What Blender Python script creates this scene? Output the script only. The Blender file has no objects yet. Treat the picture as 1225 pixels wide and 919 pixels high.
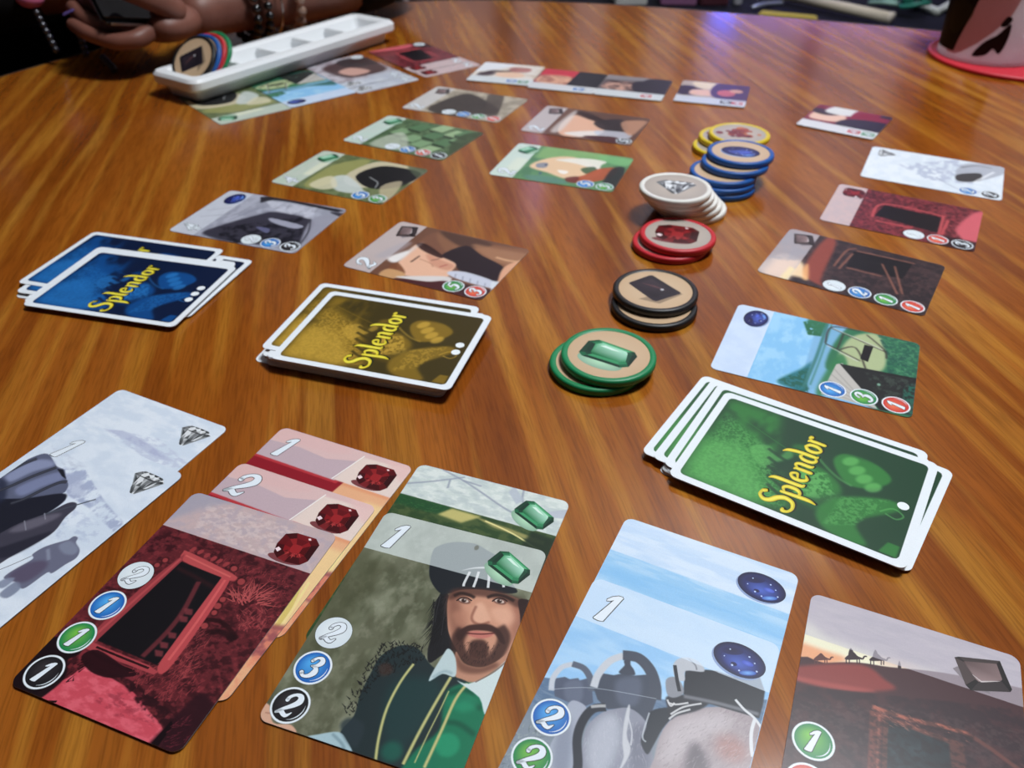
import bpy, bmesh, math, random
import numpy as np
from mathutils import Vector, Matrix

C = bpy.context.scene.collection
SC = bpy.context.scene
R = math.radians

# ------------------------------------------------------------------ camera, world, light, exposure
cam = bpy.data.cameras.new('camera'); camo = bpy.data.objects.new('camera', cam); C.objects.link(camo)
cam.sensor_fit = 'HORIZONTAL'; cam.sensor_width = 36.0
cam.lens = 967.03 / 1225 * 36.0
cam.clip_start = 0.01; cam.clip_end = 30
camo.location = (0, 0, 0.2218)
camo.rotation_euler = (R(90 - 37.086), 0, 0)
cam.dof.use_dof = True; cam.dof.focus_distance = 0.275; cam.dof.aperture_fstop = 17.0
SC.camera = camo

world = bpy.data.worlds.new('room_air'); SC.world = world; world.use_nodes = True
world.node_tree.nodes['Background'].inputs[0].default_value = (0.80, 0.88, 1.0, 1)
world.node_tree.nodes['Background'].inputs[1].default_value = 0.12
SC.view_settings.view_transform = 'Standard'; SC.view_settings.look = 'None'
SC.view_settings.gamma = 1.0; SC.view_settings.use_curve_mapping = False
SC.view_settings.exposure = 0.0

def area(name, loc, target, size, power, col, sizey=None):
    l = bpy.data.lights.new(name, 'AREA'); l.size = size; l.energy = power; l.color = col
    if sizey: l.shape = 'RECTANGLE'; l.size_y = sizey
    o = bpy.data.objects.new(name, l); C.objects.link(o); o.location = loc
    o.rotation_euler = (Vector(target) - Vector(loc)).to_track_quat('-Z', 'Y').to_euler()
    return o
area('ceiling_light', (0.46, 0.54, 1.38), (0.05, 0.35, 0), 0.30, 22.5, (0.93, 0.97, 1.0))
area('wall_fill_light', (0.8, 1.7, 1.68), (0.7, 3.0, 1.25), 0.6, 36, (0.94, 0.94, 1.0))  # added fill, no real fixture: brightens the back wall reflected in the tabletop
area('ceiling_fill_light', (0.3, 1.3, 1.05), (0.3, 1.1, 1.8), 0.5, 10, (1.0, 0.97, 0.93))  # added bounce fill aimed upward, brightens the ceiling that the wood reflects

# ------------------------------------------------------------------ helpers
def lin(c):
    c = c / 255.0
    return c / 12.92 if c <= 0.04045 else ((c + 0.055) / 1.055) ** 2.4
def L3(c): return (lin(c[0]), lin(c[1]), lin(c[2]), 1)
def mat(name, col, rough=0.5, metal=0.0, spec=0.5, emit=None, es=1.0, trans=0.0, alpha=1.0, sub=0.0):
    m = bpy.data.materials.new(name); m.use_nodes = True
    b = m.node_tree.nodes['Principled BSDF']
    b.inputs['Base Color'].default_value = L3(col); b.inputs['Roughness'].default_value = rough
    b.inputs['Metallic'].default_value = metal; b.inputs['Specular IOR Level'].default_value = spec
    b.inputs['Transmission Weight'].default_value = trans; b.inputs['Alpha'].default_value = alpha
    b.inputs['Subsurface Weight'].default_value = sub
    if emit: b.inputs['Emission Color'].default_value = L3(emit); b.inputs['Emission Strength'].default_value = es
    return m
def grain(m, scale, a, b, detail=4, bump=0.0):
    """noise mottling of the base colour between two real colours"""
    nt = m.node_tree; bs = nt.nodes['Principled BSDF']
    tc = nt.nodes.new('ShaderNodeTexCoord'); n = nt.nodes.new('ShaderNodeTexNoise'); n.inputs['Scale'].default_value = scale; n.inputs['Detail'].default_value = detail
    r = nt.nodes.new('ShaderNodeValToRGB'); r.color_ramp.elements[0].position = .35; r.color_ramp.elements[1].position = .65
    r.color_ramp.elements[0].color = L3(a); r.color_ramp.elements[1].color = L3(b)
    nt.links.new(tc.outputs['Object'], n.inputs['Vector']); nt.links.new(n.outputs['Fac'], r.inputs['Fac']); nt.links.new(r.outputs['Color'], bs.inputs['Base Color'])
    if bump:
        bp = nt.nodes.new('ShaderNodeBump'); bp.inputs['Strength'].default_value = bump; bp.inputs['Distance'].default_value = .002
        nt.links.new(n.outputs['Fac'], bp.inputs['Height']); nt.links.new(bp.outputs['Normal'], bs.inputs['Normal'])
    return m

def obj(name, me, parent=None, m=None):
    o = bpy.data.objects.new(name, me); C.objects.link(o)
    if m is not None and not me.materials: me.materials.append(m)
    if parent is not None: o.parent = parent
    return o
def mesh(name, v, f, smooth=False):
    me = bpy.data.meshes.new(name); me.from_pydata([tuple(p) for p in v], [], f); me.update()
    if smooth:
        for p in me.polygons: p.use_smooth = True
    return me
def bmesh_to(name, bm, smooth=False):
    me = bpy.data.meshes.new(name); bm.normal_update(); bm.to_mesh(me); bm.free()
    if smooth:
        for p in me.polygons: p.use_smooth = True
    return me
def tag(o, label=None, cat=None, group=None, kind=None):
    if label: o['label'] = label
    if cat: o['category'] = cat
    if group: o['group'] = group
    if kind: o['kind'] = kind
    return o
def box_me(name, x, y, z, bev=0.0, seg=2, base=False):
    bm = bmesh.new(); bmesh.ops.create_cube(bm, size=1)
    bmesh.ops.scale(bm, vec=(x, y, z), verts=bm.verts)
    if base: bmesh.ops.translate(bm, vec=(0, 0, z / 2), verts=bm.verts)
    if bev: bmesh.ops.bevel(bm, geom=bm.edges[:], offset=bev, segments=seg, affect='EDGES')
    return bmesh_to(name, bm, False)
def lathe(name, prof, n=64, closed=True):
    v = []; f = []
    for r, z in prof:
        for k in range(n): a = 2 * math.pi * k / n; v.append((r * math.cos(a), r * math.sin(a), z))
    for i in range(len(prof) - 1):
        for k in range(n): f.append((i * n + k, i * n + (k + 1) % n, (i + 1) * n + (k + 1) % n, (i + 1) * n + k))
    if closed:
        f.append(tuple(range(n - 1, -1, -1))); f.append(tuple((len(prof) - 1) * n + k for k in range(n)))
    return mesh(name, v, f, True)
def spline(P, n=5, closed=False):
    P = [np.array(p, float) for p in P]; N = len(P); out = []
    rng = range(N if closed else N - 1)
    for i in rng:
        if closed: a, b, c, d = P[i - 1], P[i], P[(i + 1) % N], P[(i + 2) % N]
        else: a, b, c, d = P[max(i - 1, 0)], P[i], P[i + 1], P[min(i + 2, N - 1)]
        for k in range(n):
            t = k / n
            out.append(.5 * (2 * b + (c - a) * t + (2 * a - 5 * b + 4 * c - d) * t * t + (3 * b - a - 3 * c + d) * t ** 3))
    if not closed: out.append(P[-1])
    return out
def tube(name, P, rad, n=10, m=None, parent=None, closed=False, smooth=4):
    P = [Vector(p) for p in (spline(P, smooth, closed) if smooth else P)]
    v = []; f = []; N = len(P); up = Vector((0, 0, 1))
    for i, p in enumerate(P):
        t = (P[(i + 1) % N] - P[i - 1]) if closed else (P[min(i + 1, N - 1)] - P[max(i - 1, 0)])
        t.normalize()
        if i == 0:
            s = t.cross(up)
            if s.length < .05: s = t.cross(Vector((1, 0, 0)))
        else: s = s - t * s.dot(t)                          # carried along, so the tube never twists
        s.normalize(); w = s.cross(t)
        r = rad(i / max(N - 1, 1)) if callable(rad) else rad
        for k in range(n): a = 2 * math.pi * k / n; v.append(p + s * (r * math.cos(a)) + w * (r * math.sin(a)))
    for i in range(N if closed else N - 1):
        j = (i + 1) % N
        for k in range(n): f.append((i * n + k, i * n + (k + 1) % n, j * n + (k + 1) % n, j * n + k))
    if not closed: f.append(tuple(range(n - 1, -1, -1))); f.append(tuple((N - 1) * n + k for k in range(n)))
    return obj(name, mesh(name, v, f, True), parent, m)

# ------------------------------------------------------------------ flat print: painter for the card faces (numpy, no files)
def cover(polys, W, H, SS=2):
    acc = np.zeros((H, W + 2))
    for P in polys:
        x0, y0 = P[:, 0], P[:, 1] * SS; x1, y1 = np.roll(x0, -1), np.roll(y0, -1)
        for a, b, c, d in zip(x0, y0, x1, y1):
            if b == d: continue
            s = 1.0 if d > b else -1.0
            lo, hi = (b, d) if d > b else (d, b)
            r0 = max(int(math.ceil(lo - .5)), 0); r1 = min(int(math.ceil(hi - .5)), H * SS)
            if r1 <= r0: continue
            r = np.arange(r0, r1); x = np.clip(a + (r + .5 - b) * (c - a) / (d - b), 0, W)
            xi = x.astype(int); fr = x - xi
            np.add.at(acc, (r // SS, xi), s * (1 - fr) / SS); np.add.at(acc, (r // SS, xi + 1), s * fr / SS)
    return np.minimum(np.abs(np.cumsum(acc, 1)[:, :W]), 1.0)
def blur(m, r):
    r = int(round(r))
    if r < 1: return m
    for ax in (0, 1, 0, 1):
        p = np.pad(m, [(r + 1, r) if a == ax else (0, 0) for a in (0, 1)], mode='edge'); c = np.cumsum(p, ax)
        n = m.shape[ax]
        m = ((c[2 * r + 1:2 * r + 1 + n] - c[:n]) if ax == 0 else (c[:, 2 * r + 1:2 * r + 1 + n] - c[:, :n])) / (2 * r + 1)
    return m
def vnoise(W, H, cx, cy, rng, octv=3):
    out = np.zeros((H, W)); amp = 1.0; tot = 0
    for o in range(octv):
        gx, gy = max(cx, 1.5), max(cy, 1.5)
        nx, ny = int(W / gx) + 3, int(H / gy) + 3; G = rng.random((ny, nx))
        X = np.arange(W) / gx; Y = np.arange(H) / gy; xi, yi = X.astype(int), Y.astype(int)
        fx, fy = X - xi, Y - yi; fx, fy = fx * fx * (3 - 2 * fx), (fy * fy * (3 - 2 * fy))[:, None]
        A = G[yi][:, xi] * (1 - fx) + G[yi][:, xi + 1] * fx; B = G[yi + 1][:, xi] * (1 - fx) + G[yi + 1][:, xi + 1] * fx
        out += amp * (A * (1 - fy) + B * fy); tot += amp; amp *= .55; cx /= 2.1; cy /= 2.1
    return out / tot
def paint(name, base, ppm, ops, w=63.0, h=88.0):
    rng = np.random.default_rng(sum(map(ord, name)))
    W, H = int(w * ppm), int(h * ppm); img = np.empty((H, W, 3)); img[:] = base
    XY = lambda L: np.array(L, float).reshape(-1, 2) * ppm
    sm = lambda P: np.array(spline(P, 4, True))
    for o in ops:
        k, c, a, f = o[0], np.array(o[1], float), o[2], o[3]
        if k == 'p':
            P = XY(o[5]); m = cover([sm(P) if o[4] else P], W, H); m = blur(m, f * ppm / 2)
        elif k == 's':
            P = np.array(spline(XY(o[5]), 5)); d = np.gradient(P, axis=0); d /= np.linalg.norm(d, axis=1)[:, None] + 1e-9
            q = np.stack([-d[:, 1], d[:, 0]], 1) * (o[4] * ppm / 2); m = blur(cover([np.concatenate([P + q, (P - q)[::-1]])], W, H), f * ppm / 2)
        elif k == 'e':
            t = np.linspace(0, 2 * math.pi, 40, endpoint=False); g = math.radians(o[8])
            ex, ey = o[6] * np.cos(t), o[7] * np.sin(t)
            P = np.stack([o[4] + ex * math.cos(g) - ey * math.sin(g), o[5] + ex * math.sin(g) + ey * math.cos(g)], 1) * ppm
            m = blur(cover([P], W, H), f * ppm / 2)
        elif k == 't':
            n = vnoise(W, H, o[4] * ppm, o[5] * ppm, rng); m = np.clip((n - o[6] + .13) / .26, 0, 1)
            m = m * blur(cover([XY(o[7])], W, H), f * ppm / 2)
        elif k == 'g':
            n, ln, wd, ang, jit, Q = o[3], o[4], o[5], o[6], o[7], XY(o[8]); region = cover([Q], W, H) > .5
            ys, xs = np.nonzero(region)
            if not len(xs): continue
            S = []
            for _ in range(n):
                i = rng.integers(len(xs)); g = math.radians(ang + rng.uniform(-jit, jit)); l = ln * ppm * rng.uniform(.5, 1.2)
                dx, dy = math.cos(g) * l, math.sin(g) * l; nx, ny = -math.sin(g) * wd * ppm / 2, math.cos(g) * wd * ppm / 2
                S.append(np.array([(xs[i] - nx, ys[i] - ny), (xs[i] + dx, ys[i] + dy), (xs[i] + nx, ys[i] + ny)]))
            m = cover(S, W, H)
        elif k == 'r':
            x0, y0, x1, y1, r = [q * ppm for q in o[2]]; P = []
            for cx, cy, a0 in ((x1 - r, y1 - r, 0), (x0 + r, y1 - r, 90), (x0 + r, y0 + r, 180), (x1 - r, y0 + r, 270)):
                for t in range(0, 91, 15): P.append((cx + r * math.cos(R(a0 + t)), cy + r * math.sin(R(a0 + t))))
            m = cover([np.array(P)], W, H); a = 1
        img += (m * a)[..., None] * (c - img)
    img *= 1 + (rng.random((H, W, 1)) - .5) * .05
    im = bpy.data.images.new(name, W, H); px = np.ones((H, W, 4), np.float32); px[..., :3] = np.clip(img[::-1] / 255, 0, 1)
    im.pixels.foreach_set(px.ravel()); im.update(); im.pack()
    return im
def print_mat(name, im, rough=.30, spec=.27):
    m = bpy.data.materials.new(name); m.use_nodes = True; nt = m.node_tree; b = nt.nodes['Principled BSDF']
    t = nt.nodes.new('ShaderNodeTexImage'); t.image = im; t.extension = 'EXTEND'
    nt.links.new(t.outputs['Color'], b.inputs['Base Color']); b.inputs['Roughness'].default_value = rough; b.inputs['Specular IOR Level'].default_value = spec
    return m

# vertex-coloured print pieces (gems, badges, lettering)
INK = bpy.data.materials.new('printed_ink'); INK.use_nodes = True
_a = INK.node_tree.nodes.new('ShaderNodeAttribute'); _a.attribute_name = 'ink'
INK.node_tree.links.new(_a.outputs['Color'], INK.node_tree.nodes['Principled BSDF'].inputs['Base Color'])
INK.node_tree.nodes['Principled BSDF'].inputs['Roughness'].default_value = .30
INK.node_tree.nodes['Principled BSDF'].inputs['Specular IOR Level'].default_value = .34
class Ink:
    """collects flat coloured polygons (mm) into one mesh"""
    def __init__(s): s.v = []; s.f = []; s.c = []
    def poly(s, P, col, z=0.0):
        A = sum(P[i - 1][0] * P[i][1] - P[i][0] * P[i - 1][1] for i in range(len(P)))
        cols = list(col) if isinstance(col[0], (tuple, list)) else [col] * len(P)
        if A < 0: P = P[::-1]; cols = cols[::-1]
        i0 = len(s.v); s.v += [(p[0], p[1], z) for p in P]; s.c += cols
        s.f.append(tuple(range(i0, i0 + len(P))))
    def disc(s, cx, cy, r, col, z=0.0, n=40, ry=None, col2=None, off=(0, 0), ang=0):
        ry = ry or r; i0 = len(s.v); g = R(ang)
        s.v.append((cx + off[0], cy + off[1], z)); s.c.append(col2 or col)
        for k in range(n):
            t = 2 * math.pi * k / n; x, y = r * math.cos(t), ry * math.sin(t)
            s.v.append((cx + x * math.cos(g) - y * math.sin(g), cy + x * math.sin(g) + y * math.cos(g), z)); s.c.append(col)
        for k in range(n): s.f.append((i0, i0 + 1 + k, i0 + 1 + (k + 1) % n))
    def ribbon(s, P, W, col, z=0.0, grow=0.0, caps=True):
        P = np.array(P, float); d = np.gradient(P, axis=0); d /= np.linalg.norm(d, axis=1)[:, None] + 1e-9
        n = np.stack([-d[:, 1], d[:, 0]], 1); W = np.array(W) / 2 + grow
        A, B = P + n * W[:, None], P - n * W[:, None]; i0 = len(s.v)
        for p, q in zip(A, B): s.v += [(p[0], p[1], z), (q[0], q[1], z)]; s.c += [col, col]
        for i in range(len(P) - 1): k = i0 + 2 * i; s.f.append((k, k + 1, k + 3, k + 2))
        if caps:
            for i in (0, -1): s.disc(P[i][0], P[i][1], W[i], col, z, 14)
    def mesh(s, name, sc=0.001):
        me = mesh(name, [(a * sc, b * sc, c * sc) for a, b, c in s.v], s.f)
        at = me.color_attributes.new('ink', 'FLOAT_COLOR', 'POINT')
        at.data.foreach_set('color', np.array([L3(c) for c in s.c], np.float32).ravel()); me.materials.append(INK); return me
def strokes(G, cx, cy, hgt, fill, line, grow, z=0.0, shear=0.0, lw=None):
    """G: list of (points, widths) in a unit-height cell; an outline under a fill"""
    k = Ink()
    for dz, col, gr in ((0, line, grow), (.03, fill, 0)):
        if col is None: continue
        for P, W in G:
            if P == 'poly':
                Q = [(cx + (p[0] + shear * p[1]) * hgt, cy + p[1] * hgt) for p in W]
                k.poly(Q, col, z + dz)
                if gr: k.ribbon(Q + Q[:1], [.02] * (len(Q) + 1), col, z + dz, gr)
                continue
            Q = [(p[0] + shear * p[1], p[1]) for p in P]
            S = spline([(q[0], q[1], w) for q, w in zip(Q, W)], 6)
            k.ribbon([(cx + p[0] * hgt, cy + p[1] * hgt) for p in S], [max(p[2], .01) * hgt for p in S], col, z + dz, gr)
    return k
NUM = {
 '1': [('poly', [(-.15, -.46), (-.02, -.475), (.09, -.45), (.125, .44), (.09, .47), (-.01, .46), (-.12, .38), (-.2, .24), (-.185, .19), (-.1, .22), (-.04, .29), (-.155, -.38), (-.17, -.43)])],
 '2': [([(-.24, .16), (-.23, .3), (-.08, .44), (.12, .42), (.22, .24), (.12, .04), (-.12, -.2), (-.28, -.4)], [.16, .13, .12, .2, .25, .2, .13, .1]),
       ([(-.28, -.39), (-.14, -.32), (.02, -.40), (.16, -.42), (.26, -.26)], [.1, .16, .17, .13, .04])],
 '3': [([(-.2, .26), (-.1, .42), (.08, .44), (.18, .28), (.08, .1), (-.08, .04)], [.14, .11, .16, .22, .14, .07]),
       ([(-.06, .05), (.12, .0), (.2, -.18), (.1, -.38), (-.1, -.44), (-.24, -.32)], [.08, .16, .25, .18, .12, .17])],
 '4': [([(.1, .45), (-.1, .1), (-.26, -.12)], [.12, .12, .12]), ([(-.28, -.14), (0, -.12), (.26, -.12)], [.13, .13, .13]), ([(.1, .44), (.08, 0), (.02, -.45)], [.2, .24, .22])],
 '5': [([(.22, .42), (0, .4), (-.12, .42)], [.15, .14, .1]), ([(-.1, .42), (-.16, .2), (-.2, .05)], [.1, .12, .1]), ([(-.18, .04), (.02, .12), (.18, -.02), (.16, -.26), (0, -.42), (-.22, -.34)], [.08, .14, .24, .24, .14, .17])],
}
_num = {}
def numeral_me(d, h, big):
    key = (d, h, big)
    if key not in _num:
        fill = (226, 234, 242); line = (18, 20, 24)
        _num[key] = strokes(NUM[d], 0, 0, h, fill, line, .28 if big else .22, shear=.22).mesh('numeral')
    return _num[key]
BCOL = {'w': ((214, 224, 230), (226, 234, 238)), 'b': ((26, 92, 176), (84, 172, 236)), 'g': ((10, 124, 76), (120, 190, 72)), 'r': ((196, 50, 50), (232, 120, 84)), 'k': ((26, 25, 28), (54, 50, 54))}
_badge = {}
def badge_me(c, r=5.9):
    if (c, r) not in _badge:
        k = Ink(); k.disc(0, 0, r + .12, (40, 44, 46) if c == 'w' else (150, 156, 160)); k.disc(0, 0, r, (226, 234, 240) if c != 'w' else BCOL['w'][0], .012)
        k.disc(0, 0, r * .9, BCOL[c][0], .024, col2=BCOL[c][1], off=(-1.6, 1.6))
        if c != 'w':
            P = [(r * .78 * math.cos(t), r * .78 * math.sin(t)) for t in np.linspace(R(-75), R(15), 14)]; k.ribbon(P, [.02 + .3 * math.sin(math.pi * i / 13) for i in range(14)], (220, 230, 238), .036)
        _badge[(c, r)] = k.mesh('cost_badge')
    return _badge[(c, r)]
def lerp(P, Q, t): return [(p[0] + (q[0] - p[0]) * t, p[1] + (q[1] - p[1]) * t) for p, q in zip(P, Q)]
def gem_ink(kind):
    k = Ink()
    def ring(P, Q, cols, z):
        n = len(P)
        for i in range(n): k.poly([P[i], P[(i + 1) % n], Q[(i + 1) % n], Q[i]], cols[i % len(cols)], z)
    if kind == 'g':
        k.disc(-2.6, -3.8, 6.6, (136, 172, 148), -.01, ry=3.2, ang=-28, col2=(178, 220, 186))
        O = [(-8.2, .4), (-5.5, 6.0), (-2.4, 6.7), (7.2, 1.2), (7.8, -.9), (5.2, -5.9), (2.8, -6.4), (-7.4, -1.4)]
        I = [(-4.9, .6), (-3.5, 4.6), (-1.4, 5.0), (5.0, 1.0), (5.2, .2), (4.5, -3.5), (2.5, -3.8), (-4.6, -.4)]
        ring(O, I, [(22, 62, 44), (20, 84, 54), (44, 138, 88), (16, 60, 42), (12, 44, 34), (24, 92, 60), (10, 50, 36), (30, 100, 66)], 0)
        M = lerp(O, I, .5); ring(M, I, [(14, 50, 36), (40, 122, 80), (96, 180, 130), (26, 84, 58), (20, 70, 50), (46, 128, 86), (60, 150, 100), (18, 64, 46)], .012)
        k.poly(I, [(30, 110, 66), (70, 160, 110), (150, 212, 178), (196, 232, 214), (170, 220, 196), (60, 150, 100), (40, 130, 84), (20, 96, 58)], .024)
        k.poly([(-2.2, 3.6), (-.8, 3.9), (3.6, .8), (1.0, 1.6)], (214, 240, 226), .036)
    elif kind == 'r':
        k.disc(-1.5, -5.6, 6.6, (120, 62, 66), -.01, ry=1.8)
        O = [(-6.8, -4.1), (-7.9, -.3), (-7.5, 4.7), (-3.8, 6.5), (4.2, 6.5), (6.9, 4.2), (7.0, -3.6), (5.1, -6.1), (-.8, -6.7), (-4.2, -6.0)]
        I = [(p[0] * .62, p[1] * .6 + .3) for p in O]; ring(O, I, [(64, 9, 15), (92, 13, 20), (62, 8, 14), (112, 22, 28), (80, 11, 18), (50, 6, 12), (92, 15, 21), (66, 9, 15), (116, 30, 34), (60, 8, 13)], 0)
        J = [(p[0] * .28, p[1] * .3 - .3) for p in O]; ring(I, J, [(128, 20, 26), (100, 13, 20), (140, 30, 34), (96, 12, 20), (132, 24, 30), (80, 9, 15), (124, 20, 26), (150, 44, 46), (104, 14, 20), (130, 28, 32)], .012)
        k.poly(J, (150, 34, 38), .024); k.poly([(-7.2, -2.6), (-6.4, -1.4), (-4.9, -2.2), (-5.6, -3.6)], (236, 214, 218), .03); k.poly([(2.2, 5.9), (3.0, 5.2), (2.2, 4.8), (1.5, 5.5)], (240, 214, 214), .03)
        for i in range(7): a = R(-150 + 20 * i); k.poly([(math.cos(a) * 3.0, math.sin(a) * 2.8), (math.cos(a + .12) * 5.2, math.sin(a + .12) * 4.8), (math.cos(a + .26) * 3.2, math.sin(a + .26) * 3.0)], (170, 58, 58) if i % 2 else (82, 10, 16), .03)
    elif kind == 'b':
        k.disc(-.5, -.8, 8.1, (140, 162, 204), -.01, ry=5.8, ang=-8)
        k.disc(0, 0, 8.2, (13, 15, 54), 0, ry=5.9, col2=(42, 62, 156), off=(.5, -1), ang=-6); k.disc(.3, -.6, 6.2, (20, 26, 88), .012, ry=4.2, col2=(72, 98, 194), off=(-.4, -1.0), ang=-6)
        k.disc(3.4, -3.5, 2.6, (52, 84, 180), .024, ry=.9, col2=(120, 176, 236), ang=24); k.disc(-2.8, 2.4, 3.6, (24, 28, 88), .018, ry=1.6, col2=(17, 18, 62), ang=20); k.disc(2.6, -.2, 1.8, (60, 80, 186), .024, ry=.9, col2=(92, 116, 214)); k.disc(-1.2, -2.2, 1.0, (26, 30, 92), .026, ry=.7, col2=(18, 18, 58))
        for x, y, r in ((-3.5, 2.6, .25), (2.6, 2.4, .3), (4.6, .8, .25), (-1.6, -2.8, .35), (5.8, -1.8, .3), (-4.6, -.6, .22), (.8, -3.8, .3)): k.disc(x, y, r, (196, 214, 250), .03, 10)
    elif kind == 'w':
        O = [(-7.4, 2.6), (-4.4, 5.4), (4.8, 5.4), (7.4, 3.4), (1.4, -6.0), (-.4, -6.2)]
        k.poly(O, (120, 126, 130), 0); T = [(-4.8, 3.2), (-1.4, 2.2), (2.4, 2.4), (5.0, 3.2)]
        rg = random.Random(4)
        top = [(-7.4, 2.6), (-5.6, 4.6), (-2.6, 5.4), (.4, 5.5), (3.2, 5.4), (5.8, 4.8), (7.4, 3.2)]
        mid = [(-6.4, 2.4), (-4.4, 3.5), (-2.2, 2.6), (.2, 3.2), (2.6, 2.5), (4.6, 3.2), (6.6, 2.8)]
        low = [(-4.2, -.6), (-3.2, -2.2), (-1.8, -2.4), (.2, -2.0), (2.2, -2.4), (3.4, -1.8), (4.6, -.2)]
        tip = [(-2.6, -3.8), (-1.8, -4.8), (-.8, -6.1), (.2, -6.2), (1.0, -6.0), (2.0, -4.6), (2.8, -3.4)]
        def gr(): g = rg.choice((26, 52, 84, 118, 150, 186, 222)); return (g, g + 3, g + 6)
        for A, B in ((top, mid), (mid, low), (low, tip)):
            for i in range(6):
                c = ((A[i][0] + A[i + 1][0] + B[i][0] + B[i + 1][0]) / 4 + rg.uniform(-.4, .4), (A[i][1] + A[i + 1][1] + B[i][1] + B[i + 1][1]) / 4 + rg.uniform(-.4, .4))
                for p, q in ((A[i], A[i + 1]), (A[i + 1], B[i + 1]), (B[i + 1], B[i]), (B[i], A[i])): k.poly([p, q, c], gr(), .012)
        k.ribbon([(-7.0, 2.5), (-2, 2.4), (2, 2.5), (7.0, 2.9)], [.1, .5, .5, .1], (30, 33, 36), .02)
        k.ribbon([(-4.8, 4.2), (0, 4.5), (5.0, 4.2)], [.1, .5, .1], (232, 236, 240), .02)
    elif kind == 'k':
        k.poly([(-8.6, -1.6), (-3.8, -6.6), (2, -6.6), (-5, 2)], (132, 124, 130), -.01)
        O = [(-8.1, 2.9), (-6.8, 3.7), (4.9, 7.1), (7.9, -2.4), (7.4, -3.5), (-3.5, -7.7), (-5.0, -6.3)]; I = [(-5.6, 2.2), (-5.2, 2.6), (3.9, 5.5), (5.3, .2), (5.0, -.4), (-1.3, -3.5), (-2.2, -3.0)]
        ring(O, I, [(40, 34, 36), (64, 54, 54), (30, 24, 26), (20, 17, 19), (52, 44, 46), (24, 20, 22), (74, 62, 62)], 0)
        k.poly(I, [(60, 46, 46), (90, 72, 72), (120, 100, 100), (130, 108, 108), (110, 90, 92), (150, 128, 128), (76, 60, 60)], .012); k.ribbon([(-3, -1.6), (-.6, -3.2), (2.4, -1.8), (4.6, -.8)], [.1, .5, .3, .1], (206, 196, 196), .024)
    elif kind == 'y':
        rg = random.Random(9)
        for i in range(26):
            x, y = rg.gauss(0, 3.2), rg.gauss(0, 2.2); k.disc(x, y, rg.uniform(1.0, 2.2), rg.choice([(120, 44, 40), (160, 74, 48), (92, 32, 36), (186, 110, 60), (140, 60, 50)]), .002 * i, 9)
    return k
GEM = {k: gem_ink(k).mesh('gem_symbol') for k in 'grbwky'}

# title lettering on the deck backs: calligraphic strokes, x-height 1
SPL = [
 (0.0, [([(1.02, 1.92), (1.14, 1.74), (.98, 1.98), (.60, 2.02), (.34, 1.72), (.46, 1.36), (.86, 1.04), (1.06, .64), (.90, .20), (.44, .04), (.08, .18), (-.02, .46), (.14, .52)], [.26, .18, .14, .16, .26, .32, .34, .32, .24, .16, .16, .24, .14])]),
 (1.42, [([(.06, 1.0), (.10, .4), (.14, -.5), (.02, -.98)], [.2, .26, .26, .06]), ([(.14, .84), (.42, 1.02), (.66, .80), (.66, .28), (.40, .02), (.12, .14)], [.06, .16, .26, .26, .14, .06])]),
 (2.42, [([(-.14, 2.02), (.06, 1.7), (.08, .8), (.10, .16), (.26, .02)], [.06, .26, .27, .26, .1])]),
 (2.92, [([(.10, .52), (.36, .60), (.56, .70), (.46, .94), (.24, .98), (.04, .70), (.06, .28), (.30, .02), (.62, .18)], [.06, .1, .16, .18, .14, .26, .26, .18, .06])]),
 (3.82, [([(-.02, .98), (.10, .8), (.10, .02)], [.06, .24, .25]), ([(.14, .76), (.38, 1.0), (.60, .82), (.62, .2), (.76, .02)], [.06, .16, .25, .26, .08])]),
 (4.84, [([(.58, .20), (.32, .02), (.06, .24), (.06, .72), (.30, .98), (.58, .82)], [.06, .16, .26, .26, .16, .06]), ([(.22, 2.06), (.48, 1.76), (.62, 1.1), (.62, .2), (.74, .02)], [.05, .24, .27, .26, .08])]),
 (5.84, [([(.36, .98), (.08, .72), (.08, .28), (.36, .02), (.64, .28), (.64, .72), (.36, .98)], [.14, .26, .26, .14, .26, .26, .14])]),
 (6.78, [([(-.04, .98), (.10, .8), (.10, .0)], [.06, .25, .24]), ([(.14, .72), (.30, .96), (.46, .90)], [.06, .14, .26])]),
]
def title_me():
    k = Ink(); s = 6.5
    for dz, col, ox, gr in ((0, (28, 34, 22), .45, .38), (.03, (214, 196, 44), 0, .12), (.05, (236, 226, 84), -.12, -.42)):
        for x0, G in SPL:
            for P, W in G:
                S = spline([(p[0], p[1], w) for p, w in zip(P, W)], 6)
                k.ribbon([(-26.4 + (x0 + p[0]) * s + ox, -2.6 + p[1] * s * .98 - ox) for p in S], [max(p[2], .02) * s for p in S] if gr > -.2 else [max(p[2] * s + gr * 2, .05) for p in S], col, dz, max(gr, 0))
    return k.mesh('title_lettering')
TITLE = title_me()
_k = Ink(); _k.disc(0, 0, 2.1, (232, 238, 242), 0); DOT = _k.mesh('level_dot')

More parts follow.
